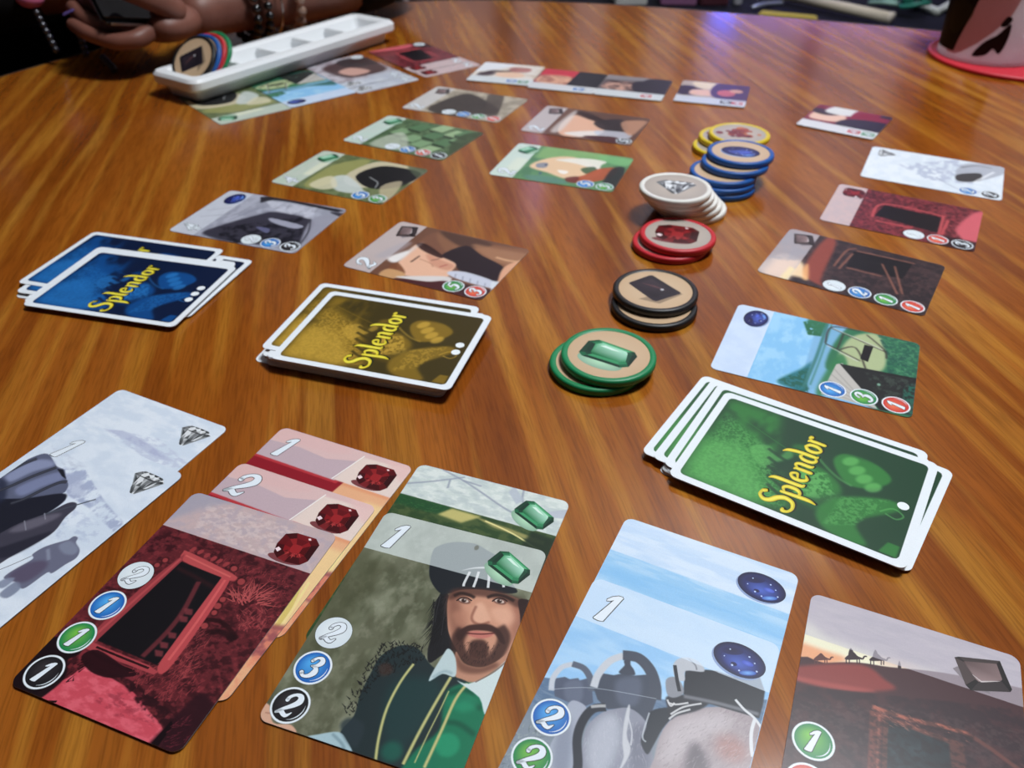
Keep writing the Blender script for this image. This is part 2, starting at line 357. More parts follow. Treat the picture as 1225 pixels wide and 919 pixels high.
# ------------------------------------------------------------------ data: card faces (mm, painted) and poses (m)
ART = {
'redF':[[92,34,40],9,[["t",[50,18,24],0.8,0,2.5,2.0,0.5,[0,0,63,0,63,88,0,88]],["t",[135,52,58],0.55,0,1.6,1.1,0.58,[0,0,63,0,63,88,0,88]],["g",[168,66,70],0.55,150,2.2,0.35,-60,60,[13.1,23.4,58.7,23.5,64.1,31.8,67.8,49.2,51.2,45.0,38.8,32.5]],["g",[48,16,22],0.6,150,2.0,0.4,-40,80,[13.1,23.4,58.7,23.5,64.1,31.8,67.8,49.2,51.2,45.0,38.8,32.5]],["e",[150,58,62],0.9,0.2,18.1,24.3,0.9,1.3,20],["e",[150,58,62],0.9,0.2,21.3,24.3,0.9,1.3,20],["e",[150,58,62],0.9,0.2,24.5,24.8,0.9,1.3,20],["e",[150,58,62],0.9,0.2,27.6,25.2,0.9,1.3,20],["e",[150,58,62],0.9,0.2,30.2,25.4,0.9,1.3,20],["e",[150,58,62],0.9,0.2,33.2,25.8,0.9,1.3,20],["e",[38,14,18],0.7,0.4,37.0,26.4,1.65,1.65,0],["e",[158,64,66],0.9,0.2,37.0,26.4,1.3,1.105,30],["e",[38,14,18],0.7,0.4,42.8,30.3,1.85,1.85,0],["e",[158,64,66],0.9,0.2,42.8,30.3,1.5,1.275,30],["e",[38,14,18],0.7,0.4,41.5,38.8,1.5499999999999998,1.5499999999999998,0],["e",[158,64,66],0.9,0.2,41.5,38.8,1.2,1.02,30],["e",[38,14,18],0.7,0.4,41.6,41.6,1.75,1.75,0],["e",[158,64,66],0.9,0.2,41.6,41.6,1.4,1.19,30],["e",[38,14,18],0.7,0.4,42.2,44.2,1.4500000000000002,1.4500000000000002,0],["e",[158,64,66],0.9,0.2,42.2,44.2,1.1,0.935,30],["e",[38,14,18],0.7,0.4,34.2,46.5,1.35,1.35,0],["e",[158,64,66],0.9,0.2,34.2,46.5,1.0,0.85,30],["e",[38,14,18],0.7,0.4,42.5,49.6,1.65,1.65,0],["e",[158,64,66],0.9,0.2,42.5,49.6,1.3,1.105,30],["e",[38,14,18],0.7,0.4,10.9,34.6,1.4500000000000002,1.4500000000000002,0],["e",[158,64,66],0.9,0.2,10.9,34.6,1.1,0.935,30],["e",[38,14,18],0.7,0.4,12.1,31.8,1.4500000000000002,1.4500000000000002,0],["e",[158,64,66],0.9,0.2,12.1,31.8,1.1,0.935,30],["g",[196,92,90],0.75,26,5,0.5,-95,28,[43.7,32.9,51.0,30.1,52.6,36.1,48.5,37.6]],["g",[196,92,90],0.75,26,5,0.5,-150,28,[42.9,35.4,48.9,34.6,50.3,38.4,45.8,39.3]],["g",[196,92,90],0.75,26,5,0.5,-40,28,[50.2,32.7,55.3,30.7,57.4,35.7,52.9,36.7]],["g",[182,84,84],0.5,60,3.2,0.4,-110,60,[48.4,41.2,58.5,37.4,62.1,46.2,54.4,47.8]],["s",[34,12,16],0.85,0.5,1.6,[40.9,47.5,47.2,46.5,55.4,50.0]],["s",[28,10,14],0.8,0.6,2.2,[44.6,51.5,49.5,49.6,54.8,50.9]],["g",[176,78,80],0.55,120,3,0.28,-80,40,[41.3,67.9,40.0,50.5,47.1,53.2,50.1,63.4,48.1,70.1]],["p",[178,74,76],1,0.3,1,[15.6,26.5,17.8,25.7,37.8,28.4,40.6,30.0,39.2,31.2,35.2,31.3,18.3,29.9]],["s",[205,98,95],0.8,0.1,0.7,[17.4,27.4,27.0,28.6,38.2,29.9]],["p",[148,58,64],1,0.3,0,[16.6,26.9,18.1,30.7,14.2,66.2,12.5,71.3,9.7,70.5,12.5,44.7,14.3,36.1]],["s",[186,80,82],0.7,0.1,0.9,[16.8,29.3,14.4,46.9,11.9,65.1]],["p",[20,18,22],1,0.2,0,[17.8,30.3,35.5,31.2,36.9,36.2,37.5,47.4,38.6,66.8,14.0,66.3]],["s",[58,26,30],0.6,0.8,1.4,[18.1,33.1,28.0,34.3,35.9,35.8]],["s",[105,44,50],0.85,0.4,1.8,[29.2,35.4,32.2,47.3,32.7,55.9,31.6,66.0]],["p",[120,52,58],0.85,0.4,0,[31.6,46.1,34.8,45.6,36.1,47.6,33.6,48.2]],["p",[120,52,58],0.85,0.4,0,[32.0,49.1,35.2,48.6,36.4,50.5,34.0,51.1]],["p",[120,52,58],0.85,0.4,0,[32.8,55.6,35.9,55.1,37.1,56.9,34.7,57.5]],["p",[120,52,58],0.85,0.4,0,[32.8,59.5,35.9,59.0,37.1,60.8,34.7,61.4]],["p",[120,52,58],0.85,0.4,0,[33.4,62.5,36.4,62.0,37.6,63.8,35.2,64.4]],["p",[180,72,76],1,0.3,1,[37.6,30.4,39.4,33.8,41.6,52.6,42.1,67.7,38.5,67.2,37.3,56.8,35.6,34.5,35.6,30.9]],["s",[214,100,98],0.7,0.1,0.9,[37.2,31.6,39.2,49.5,40.1,64.1]],["p",[165,66,72],1,0.2,0,[11.3,67.3,35.5,67.7,39.9,68.5,39.3,69.9,12.6,70.0]],["p",[120,44,52],1,0.2,0,[11.6,70.4,36.5,70.3,34.7,74.0,13.3,73.6]],["s",[30,12,16],0.9,0.1,0.7,[15.5,68.3,26.7,68.5,36.3,68.6]],["s",[25,10,14],0.9,0.1,1.0,[15.4,70.3,24.6,71.2,32.8,71.1]],["p",[196,74,88],1,0.3,1,[12.3,88.8,12.1,84.2,15.5,80.0,17.3,75.1,21.4,75.4,29.1,75.5,37.8,76.9,45.2,79.8,54.2,83.5,55.4,89.9,30.9,90.7]],["t",[226,108,122],0.6,0.5,3,1.6,0.5,[12.3,88.8,15.5,80.0,17.3,75.1,29.1,75.5,45.2,79.8,54.2,83.5,55.4,89.9]],["t",[130,45,58],0.5,0.5,2,1,0.6,[23.9,82.1,41.5,75.5,52.1,83.8,37.6,84.9]],["p",[38,14,20],0.95,0.3,1,[13.7,72.7,16.7,69.0,28.7,70.8,35.4,71.3,28.7,75.0,24.5,76.0,19.1,75.6]],["t",[40,16,22],0.9,0.5,2,1.5,0.45,[26.6,72.8,45.7,76.2,56.3,78.9,56.7,83.1,45.0,81.0]],["g",[176,72,76],0.6,170,2.6,0.25,-75,45,[30.4,71.3,39.3,65.5,46.8,57.7,56.2,69.9,49.0,77.2,38.7,76.5]],["p",[42,16,24],0.9,0.8,1,[54.3,80.8,56.5,69.8,62.6,72.1,63.2,78.5,63.2,89.0,53.6,91.1]],["p",[20,8,14],1,0,0,[53.5,89.6,54.4,80.2,55.8,81.3,56.2,90.1]],["g",[120,44,56],0.6,40,2,0.3,-50,40,[53.2,82.3,57.8,77.2,64.4,83.4,58.5,88.7]],["p",[22,13,18],0.95,0.5,1,[0.0,87.6,-1.1,71.2,10.6,69.4,12.3,72.6,10.7,75.1,14.6,80.3,13.2,87.9,10.4,90.7,2.7,90.1]],["g",[30,10,16],0.9,22,2.4,0.5,-80,50,[9.1,79.4,15.6,72.0,20.0,75.3,17.7,82.1]],["s",[30,12,18],1,0.1,0.7,[14.3,88.9,18.4,87.4]],["p",[203,184,184],0.9,0,0,[-2,-2,65,-2,65,18.9,-2,18.4]],["t",[176,162,172],0.7,0.5,3,2.2,0.52,[0,0,63,0,63,18.5,0,18.2]],["t",[214,196,192],0.6,0.5,1.8,1.2,0.55,[8,2,50,3,63,18,12,17]],["p",[160,156,170],0.85,2.5,0,[-2,-2,20,-2,9,5,4,12,-2,17]]]],
'red2':[[222,150,110],7,[["p",[226,170,130],1,1,0,[38,20,63,20,63,88,38,88]],["p",[236,206,150],0.8,2,0,[55,24,63,24,63,60,50,60]],["s",[214,190,110],1,0.1,2.2,[57,40,60,52,61,60]],["s",[236,214,150],1,0.1,1.0,[60,40,61.5,52,62,62]],["p",[150,78,84],0.9,1,0,[56,60,63,58,63,72,54,70]],["t",[226,140,110],0.8,0.5,3,3,0.5,[52,62,63,60,63,88,50,88]],["p",[138,28,40],1,0.4,0,[-1,18,42,18.5,40,30,-1,30]],["p",[190,60,66],0.8,0.3,0,[-1,18,40,18.5,39.5,20.2,-1,19.6]],["p",[214,182,180],1,0,0,[-1,-1,64,-1,64,18.6,-1,18.2]],["p",[188,166,174],0.95,0.3,0,[-1,9,14,8,28,9.6,40,6,38,19,-1,18.3]],["p",[216,178,176],0.8,1.5,0,[-1,-1,30,-1,36,3,28,6,12,7,-1,8]],["p",[226,208,198],0.9,0.5,0,[41,3,64,2,64,18.6,37,18.6]],["s",[238,232,228],1,0.1,0.5,[41.5,2,36.5,18.6]],["p",[224,186,182],0.8,2,0,[50,-1,64,-1,64,10,56,6]]]],
'red1':[[222,150,110],7,[["p",[226,170,130],1,1,0,[38,20,63,20,63,88,38,88]],["p",[236,206,150],0.8,2,0,[55,24,63,24,63,60,50,60]],["s",[214,190,110],1,0.1,2.2,[57,40,60,52,61,60]],["s",[236,214,150],1,0.1,1.0,[60,40,61.5,52,62,62]],["p",[150,78,84],0.9,1,0,[56,60,63,58,63,72,54,70]],["t",[226,140,110],0.8,0.5,3,3,0.5,[52,62,63,60,63,88,50,88]],["p",[138,28,40],1,0.4,0,[-1,18,42,18.5,40,30,-1,30]],["p",[190,60,66],0.8,0.3,0,[-1,18,40,18.5,39.5,20.2,-1,19.6]],["p",[214,182,180],1,0,0,[-1,-1,64,-1,64,18.6,-1,18.2]],["p",[188,166,174],0.95,0.3,0,[-1,9,14,8,28,9.6,40,6,38,19,-1,18.3]],["p",[216,178,176],0.8,1.5,0,[-1,-1,30,-1,36,3,28,6,12,7,-1,8]],["p",[226,208,198],0.9,0.5,0,[41,3,64,2,64,18.6,37,18.6]],["s",[238,232,228],1,0.1,0.5,[41.5,2,36.5,18.6]],["p",[224,186,182],0.8,2,0,[50,-1,64,-1,64,10,56,6]]]],
'grnF':[[96,98,78],9,[["t",[128,132,110],0.8,0,9,12,0.5,[0,0,63,0,63,88,0,88]],["t",[70,74,54],0.6,0,5,9,0.55,[0,0,63,0,63,88,0,88]],["t",[150,152,132],0.35,0,2.5,3,0.62,[0,0,63,0,63,88,0,88]],["p",[70,72,50],0.55,5,0,[-1,20,12,22,10,60,-1,70]],["p",[24,25,29],1,0.3,1,[34.1,27.4,37.6,30.2,42.2,42.3,48.6,47.9,46.7,47.9,43.5,50.8,40.7,54.8,38.4,50.6,37.5,44.5,37.0,40.7,38.8,48.6,35.2,37.9,33.9,32.8]],["g",[18,18,22],0.8,60,5,0.3,85,12,[32.6,31.8,35.0,28.2,43.2,48.4,39.3,49.7]],["p",[26,31,37],1,0.3,1,[24.1,12.9,25.0,9.7,29.3,6.3,36.8,4.5,42.3,6.0,48.0,8.1,52.4,12.1,55.3,17.1,58.1,20.5,49.7,23.3,43.6,24.3,37.6,27.3,34.1,28.9,29.6,26.0,26.4,21.4]],["p",[200,146,120],1,0.3,1,[37.1,30.4,38.4,26.2,45.0,23.4,52.9,22.3,60.8,23.3,63.3,28.6,64.6,36.9,63.9,40.3,62.2,45.2,59.3,49.3,54.7,51.4,50.5,50.4,46.5,47.3,42.5,42.8,40.1,38.3]],["p",[122,78,64],0.75,2.2,1,[36.6,29.8,38.4,26.3,42.2,31.5,46.3,38.3,48.3,44.2,45.1,44.6,39.5,36.5]],["p",[150,96,78],0.7,2,1,[58.4,24.7,62.4,24.8,64.5,34.9,64.4,41.4,61.0,36.1]],["p",[72,44,38],0.75,1.2,1,[37.1,30.4,37.5,25.6,44.8,22.8,52.7,21.6,61.2,22.8,60.5,26.1,53.8,24.9,44.9,26.3,40.0,28.7]],["p",[222,172,146],0.8,1.2,1,[46.4,30.1,48.5,28.0,52.1,31.7,53.6,34.2,50.9,36.1,47.3,35.6]],["s",[128,76,62],0.7,0.5,0.9,[47.0,29.9,47.1,34.4,48.6,36.2,50.9,36.3,53.4,34.5]],["p",[224,172,146],0.7,1.8,1,[52.0,29.7,56.9,27.3,60.5,29.6,60.2,33.7,55.7,33.9]],["p",[186,130,106],0.6,1.5,1,[40.6,34.8,45.0,32.7,46.6,36.9,44.0,39.1]],["s",[40,26,24],0.9,0.4,1.2,[38.4,28.4,40.3,26.6,43.2,26.4,45.4,26.9]],["s",[40,26,24],0.9,0.4,1.2,[49.3,25.5,51.6,23.6,54.9,23.2,58.4,24.0]],["e",[92,56,48],0.9,0.5,42.4,29.2,2.3,1.1,0],["e",[214,196,186],1,0.2,42.3,29.1,1.7,0.75,0],["e",[48,28,24],1,0.2,42.3,29.1,0.85,0.8,0],["s",[34,20,20],1,0.1,0.45,[40.0,30.0,41.2,28.3,43.0,27.8,44.9,28.4]],["e",[240,235,230],1,0.2,42.5,28.7,0.25,0.25,0],["e",[92,56,48],0.9,0.5,53.8,25.7,2.3,1.1,0],["e",[214,196,186],1,0.2,53.7,25.6,1.7,0.75,0],["e",[48,28,24],1,0.2,53.7,25.6,0.85,0.8,0],["s",[34,20,20],1,0.1,0.45,[51.4,26.5,52.6,24.8,54.5,24.3,56.3,24.9]],["e",[240,235,230],1,0.2,53.9,25.2,0.25,0.25,0],["p",[58,34,31],0.95,0.5,1,[44.9,42.1,46.8,38.3,50.4,36.4,54.0,35.4,58.2,37.0,60.9,40.7,59.2,40.6,56.1,38.1,51.7,38.5,47.9,40.4,47.1,44.0,46.1,44.3]],["p",[190,112,102],0.95,0.4,1,[47.5,41.0,50.3,39.1,52.4,38.8,56.1,38.1,55.1,40.1,51.8,41.6]],["s",[92,44,42],0.9,0.1,0.5,[47.6,40.9,52.2,39.8,56.4,38.0]],["s",[56,34,31],0.85,1.0,4.2,[46.4,39.9,45.9,43.7,47.7,47.5,51.5,50.3,55.4,50.5,58.8,47.9,60.1,42.8,59.6,38.2,56.9,35.4]],["p",[60,36,32],0.9,0.8,1,[50.1,43.6,52.8,41.7,55.2,42.2,57.2,46.3,54.8,48.9,51.3,48.2]],["g",[34,20,20],0.6,90,1.8,0.25,85,25,[46.1,44.9,60.0,40.3,59.9,47.9,55.6,51.1,50.5,50.4]],["p",[186,136,112],1,0.3,1,[47.0,48.4,50.9,51.4,56.2,51.2,60.0,48.1,63.7,42.2,64.1,45.2,60.2,51.7,57.0,56.1,51.1,57.7]],["p",[92,58,48],0.7,1.2,1,[47.0,48.4,50.9,51.4,56.2,51.2,60.0,48.1,61.4,49.2,56.5,53.5,50.3,54.1]],["p",[40,24,24],0.95,0.3,1,[59.6,22.9,64.9,22.9,65.4,30.7,64.3,35.0,62.1,29.1]],["p",[30,44,47],1,0.3,1,[42.1,55.6,35.9,51.4,32.3,50.9,28.5,52.6,25.2,57.5,25.0,63.0,25.2,71.2,26.6,78.0,25.3,83.7,27.7,91.2,36.7,99.7,67.0,89.7,63.7,64.6,60.0,61.4,54.8,57.3,48.6,56.7]],["g",[14,15,17],0.85,240,1.7,0.45,-120,60,[24.1,52.8,35.5,49.1,39.3,54.1,28.2,65.0,25.7,80.4,22.8,77.0,22.8,61.9]],["p",[72,48,40],0.6,1,1,[26.2,60.8,28.6,58.8,31.3,61.0,28.7,63.6]],["p",[26,62,62],0.6,3,1,[32.5,65.9,39.6,60.0,47.6,60.9,47.9,73.1,43.6,82.9,37.0,79.9]],["p",[20,112,80],1,1.0,1,[54.5,57.4,57.2,58.3,63.9,65.1,64.0,81.6,62.0,86.6,47.5,91.4,47.7,83.0,52.1,74.4,50.5,67.9,49.9,61.3]],["s",[10,72,54],0.7,0.9,1.6,[52.8,66.0,55.8,62.8,61.5,64.2]],["s",[10,72,54],0.7,0.9,1.6,[52.0,71.7,56.8,70.7,62.5,72.5]],["s",[10,72,54],0.7,0.9,1.6,[50.5,62.8,53.7,60.0,58.0,60.3]],["p",[40,150,110],0.6,1.5,1,[51.5,65.3,56.3,61.4,60.2,63.5,56.4,67.0]],["e",[36,150,108],0.75,0.8,56.0,77.7,3.6,3.6,0],["e",[24,110,88],0.6,1.5,41.8,84.5,3.2,3,0],["e",[24,110,84],0.5,1.5,52.0,82.6,3,3,0],["s",[172,172,112],0.95,0.15,0.9,[36.2,56.6,34.9,63.9,34.8,73.0,36.6,82.1,39.1,89.6]],["s",[206,200,140],0.6,0.1,0.36000000000000004,[36.2,56.6,34.9,63.9,34.8,73.0,36.6,82.1,39.1,89.6]],["s",[172,172,112],0.95,0.15,1.0,[48.9,57.2,47.8,66.5,46.9,76.6,46.4,86.9]],["s",[206,200,140],0.6,0.1,0.4,[48.9,57.2,47.8,66.5,46.9,76.6,46.4,86.9]],["s",[172,172,112],0.95,0.15,1.0,[54.5,57.7,53.0,63.7,52.8,73.6,52.4,85.9]],["s",[206,200,140],0.6,0.1,0.4,[54.5,57.7,53.0,63.7,52.8,73.6,52.4,85.9]],["s",[172,172,112],0.95,0.15,0.4,[50.1,61.8,49.9,69.1,49.5,76.8,49.3,85.5]],["s",[206,200,140],0.6,0.1,0.16000000000000003,[50.1,61.8,49.9,69.1,49.5,76.8,49.3,85.5]],["p",[186,204,206],1,0.2,1,[42.9,60.6,43.6,51.1,44.5,48.0,47.8,50.6,50.1,56.6,46.0,57.0]],["s",[140,165,172],0.6,0.5,1,[43.7,59.2,46.2,56.0,48.9,56.0]],["p",[204,218,218],1,0.2,1,[51.2,57.8,54.9,57.6,60.3,52.0,64.3,44.2,66.3,47.6,63.7,65.1,59.5,60.9]],["s",[120,100,90],0.8,0.1,0.5,[56.6,56.5,61.0,51.1,63.9,45.3]],["p",[208,164,140],1,0.3,1,[-1.9,83.1,1.5,83.1,5.2,87.4,10.6,86.4,13.3,88.7,4.8,90.2,0.6,87.8]],["s",[170,120,100],0.7,0.1,0.5,[1.3,85.4,4.3,85.0]],["p",[164,190,198],1,0.3,1,[16.4,89.0,19.7,86.4,24.8,84.0,28.2,85.5,31.6,89.0,25.2,90.6]],["s",[110,135,145],0.7,0.4,0.8,[23.3,85.1,27.4,86.9,29.6,89.2]],["p",[40,52,58],0.8,0.8,1,[24.1,81.1,26.3,78.8,31.1,79.9,31.6,87.0,25.7,83.8]],["g",[16,16,19],0.9,70,6,0.35,95,18,[32.6,33.3,34.0,28.5,37.1,30.4,41.4,42.6,38.8,48.6]],["s",[58,58,62],0.6,0.1,0.25,[33.4,31.6,34.7,36.7,36.4,41.6]],["s",[58,58,62],0.6,0.1,0.25,[34.2,29.9,35.2,35.2,36.5,40.2]],["s",[58,58,62],0.6,0.1,0.25,[36.6,30.5,38.3,36.9,40.4,44.2]],["p",[212,222,222],0.7,0,0,[-2,-2,65,-2,65,18.8,-2,18.6]],["p",[225,228,230],0.9,0.2,1,[36.8,17.6,40.8,15.3,46.2,13.4,45.9,12.7,40.6,14.8]],["s",[228,231,232],0.9,0.1,0.9,[39.9,17.0,39.8,22.2,40.1,23.6]],["s",[228,231,232],0.9,0.1,0.9,[42.8,16.0,43.2,19.6,43.4,22.9]],["s",[228,231,232],0.9,0.1,0.9,[46.0,14.6,47.1,17.6,48.2,21.6]],["s",[228,231,232],0.9,0.1,0.9,[50.3,16.5,52.3,18.1,53.2,19.7]],["e",[110,112,100],0.8,0.2,38.3,6.1,0.8,1.2,0]]],
'grnB':[[70,88,52],7,[["t",[40,66,38],0.8,0,3,2,0.5,[0,0,63,0,63,88,0,88]],["p",[30,76,44],0.8,1,0,[-1,17.5,22,17.8,18,23,-1,23]],["g",[60,110,60],0.6,60,2,0.3,-30,60,[2,18,20,18,20,24,2,24]],["p",[202,190,120],0.9,0.8,0,[22,18.4,34,18.6,28,24,18,23]],["p",[170,160,100],0.8,0.6,0,[30,19,60,22,60,24,40,22]],["s",[226,216,150],0.9,0.1,0.7,[36,20,48,22.5,60,27]],["p",[30,46,32],0.9,1,0,[54,19,64,20,64,40,50,40]],["p",[200,210,206],1,0,0,[-2,-2,65,-2,65,18.2,-2,17.6]],["t",[220,226,222],0.8,0.5,3,1.6,0.5,[0,0,63,0,63,18,0,17.6]],["t",[178,190,192],0.6,0.5,4,2.0,0.56,[0,0,63,0,63,18,0,17.6]],["s",[142,150,166],0.8,0.2,0.8,[0,12,8,8,15,4,20,1]],["s",[142,150,166],0.8,0.2,0.8,[10,0,20,3,30,7,42,12,56,15]],["s",[142,150,166],0.8,0.2,0.8,[15,4,16,9]],["s",[142,150,166],0.8,0.2,0.8,[44,-1,46,6,52,8]],["s",[142,150,166],0.8,0.2,0.8,[20,3,28,3.5]],["p",[176,182,196],0.8,0.3,0,[56,8,63,4,63,9,58,10]],["p",[176,184,196],0.8,0.3,0,[40,-1,46,5,44,8,39,3]]]],
'sapB':[[152,198,234],7,[["t",[182,214,240],0.8,0,12,2,0.5,[0,0,63,0,63,88,0,88]],["p",[196,216,240],0.9,0,0,[-2,-2,65,-2,65,18.0,-2,17.4]],["t",[214,228,244],0.8,0.5,14,3,0.5,[0,0,63,0,63,18,0,17.4]],["p",[128,186,232],0.6,2,0,[-1,23,64,24,64,30,-1,30]]]],
'sapF':[[150,196,236],9,[["t",[176,212,242],0.8,0,14,5,0.5,[0,0,63,0,63,88,0,88]],["p",[92,118,148],1,0.2,0,[-3.1,44.2,13.6,38.7,36.2,34.1,65.2,19.7,74.3,57.0,-1.5,102.6]],["t",[126,146,170],0.6,0.5,3,0.7,0.5,[-3.1,44.2,13.6,38.7,36.2,34.1,65.2,19.7,74.3,57.0,-1.5,102.6]],["p",[136,146,156],0.9,3,1,[-5.0,61.8,6.7,53.9,47.3,45.3,54.7,75.4,-5.2,104.4]],["g",[172,186,176],0.5,120,1.6,0.3,-60,50,[-6.2,65.8,7.5,55.8,14.0,71.8,-3.8,80.5]],["g",[84,96,100],0.5,100,1.6,0.3,-60,50,[-6.2,65.8,7.5,55.8,14.0,71.8,-3.8,80.5]],["p",[84,92,112],1,0.15,0,[4.6,46.1,3.1,42.0,5.6,40.2,7.3,40.3,9.4,38.8,10.1,39.4,12.9,36.8,16.5,44.5,14.7,46.8,9.7,47.5,5.4,47.5]],["p",[108,116,136],0.7,1,1,[6.4,42.1,10.7,39.4,13.1,45.5,9.2,47.4]],["s",[196,202,212],1,0.15,1.7,[3.7,46.2,2.5,42.2,3.4,37.6,6.1,35.0]],["s",[92,100,116],1,0.15,2.1,[5.9,35.0,9.7,34.9,12.9,37.4,14.8,41.1]],["p",[70,77,92],1,0.15,0,[15.9,39.1,14.8,34.2,18.9,33.1,21.4,31.1,24.6,30.5,28.1,28.4,31.7,29.9,33.2,35.2,33.2,43.6,26.7,41.6,21.1,44.6,17.3,42.9,14.9,39.9]],["p",[98,106,126],0.75,1.3,1,[20.4,34.1,26.5,30.5,28.7,38.6,24.7,41.7,21.6,39.0]],["s",[198,202,210],1,0.15,2.3,[14.8,39.6,14.5,34.8,16.1,28.9,19.3,25.2]],["s",[72,78,92],1,0.15,3.6,[19.0,25.2,23.7,24.0,28.3,26.5,31.5,31.2,32.8,35.4]],["p",[66,72,86],1,0.15,1,[20.1,31.7,20.5,29.2,20.7,28.3,20.0,26.8,21.6,25.8,22.3,27.4,23.9,28.7,24.5,30.4]],["s",[176,186,196],0.7,0.1,0.25,[3.2,46.1,14.6,40.0,33.1,35.0]],["p",[166,172,188],1,0.3,1,[14.0,71.8,10.5,63.2,10.6,57.1,10.0,48.2,11.8,46.1,15.5,47.0,15.7,51.8,15.9,56.2,21.7,68.1]],["p",[128,136,154],0.7,1.5,1,[11.2,60.7,11.9,51.4,16.1,60.4,18.1,69.9,15.7,71.1]],["p",[142,145,160],1,0.3,1,[22.4,69.8,18.5,57.1,17.8,52.0,19.8,46.7,22.8,43.7,27.1,41.4,32.3,43.2,35.6,48.8,39.7,61.4]],["p",[186,190,202],0.8,2.5,1,[19.6,56.6,19.8,49.3,23.4,45.2,27.0,49.7,28.0,57.9,26.2,66.0,22.1,62.8]],["p",[110,112,128],0.7,2,1,[29.6,48.5,33.2,44.5,37.7,55.3,36.7,60.9,32.8,57.7]],["g",[204,206,214],0.35,160,2,0.2,70,25,[17.7,54.2,23.9,43.8,32.8,44.7,38.4,60.1,23.0,67.5]],["p",[204,206,212],0.9,0.3,1,[26.2,40.9,26.9,40.9,28.1,45.8,29.0,49.9,31.3,53.1,31.5,56.7,30.5,60.8,30.3,56.2,28.5,52.3,26.9,46.4]],["s",[200,202,210],0.8,0.1,0.5,[27.2,43.9,30.0,48.3,31.0,52.2]],["s",[46,50,60],1,0.3,2.6,[20.4,44.2,17.2,46.5,15.9,51.2,16.5,57.0,19.6,64.0,20.5,68.7]],["s",[206,206,206],0.8,0.3,1.0,[16.4,46.0,18.5,44.7,20.3,43.8]],["p",[164,152,157],1,0.3,1,[40.2,61.2,38.2,52.9,37.8,43.9,40.2,37.4,45.7,32.2,53.9,28.0,58.7,27.8,64.0,31.2,64.2,39.8,64.9,49.2]],["p",[196,188,192],0.75,3,1,[38.9,42.8,42.9,36.4,52.1,30.7,55.7,33.6,49.1,41.2,45.9,47.1,42.1,53.2,39.7,53.3]],["p",[92,86,94],0.8,2,1,[48.4,57.2,46.2,48.0,47.2,43.2,51.5,46.5,54.4,54.3]],["e",[172,118,110],0.6,3,57.0,40.7,4.5,4,0],["g",[214,206,208],0.35,260,2.2,0.18,-65,22,[38.1,49.8,42.0,36.8,54.5,28.4,63.0,32.3,64.5,47.4,41.0,58.8]],["g",[110,98,104],0.35,200,2.2,0.18,-65,22,[38.1,49.8,42.0,36.8,54.5,28.4,63.0,32.3,64.5,47.4,41.0,58.8]],["p",[42,48,58],1,0.3,1,[32.7,39.9,37.3,36.2,39.0,38.3,37.6,43.5,36.8,49.4,36.0,52.7,33.2,49.8,33.3,45.5]],["s",[190,196,204],0.8,0.1,0.5,[32.6,40.2,33.1,47.9,34.6,49.3]],["p",[48,50,58],1,0.4,1,[35.8,32.8,41.4,29.5,47.6,28.3,45.8,32.7,40.3,37.6,38.8,39.5,36.7,35.9]],["s",[214,214,216],0.9,0.1,0.6,[36.6,34.7,38.8,34.3,42.1,32.1]],["s",[214,214,216],0.9,0.1,0.6,[38.4,38.0,41.2,34.0,45.7,30.6]],["s",[214,214,216],0.9,0.1,0.6,[38.4,39.7,40.0,36.9,43.2,33.9]],["s",[214,214,216],0.9,0.1,0.6,[36.1,33.8,37.6,35.4,38.4,33.9]],["p",[44,47,55],1,0.2,0,[38.1,21.8,44.0,18.8,46.9,17.8,51.9,17.6,59.0,13.5,61.8,18.4,62.2,22.9,62.1,27.9,41.2,30.5,39.8,29.9]],["s",[120,122,130],0.9,0.4,1.2,[40.2,30.6,49.6,28.5,61.8,26.6]],["p",[140,143,152],1,0.2,1,[33.8,27.6,35.9,25.5,38.3,26.7,39.9,29.6,37.9,32.3,35.6,32.2]],["p",[186,190,198],1,0.2,1,[34.4,22.3,34.8,19.2,37.8,17.0,41.5,17.2,43.5,19.8,38.3,22.0,39.0,25.4,36.3,25.9]],["s",[44,47,55],1,0.1,1.1,[34.7,21.5,36.8,26.1,38.6,29.6]],["s",[130,134,142],1,0.1,0.5,[37.9,17.4,40.4,18.7,41.3,20.2]],["s",[214,216,220],1,0.1,0.8,[54.4,24.9,57.6,27.0,60.7,28.3,63.2,30.4]],["s",[218,220,224],1,0.1,1.0,[61.1,28.4,61.0,32.7,61.9,37.2,63.0,40.4]],["p",[214,228,244],0.72,0,0,[-2,-2,65,-2,65,18.3,-2,17.9]]]],
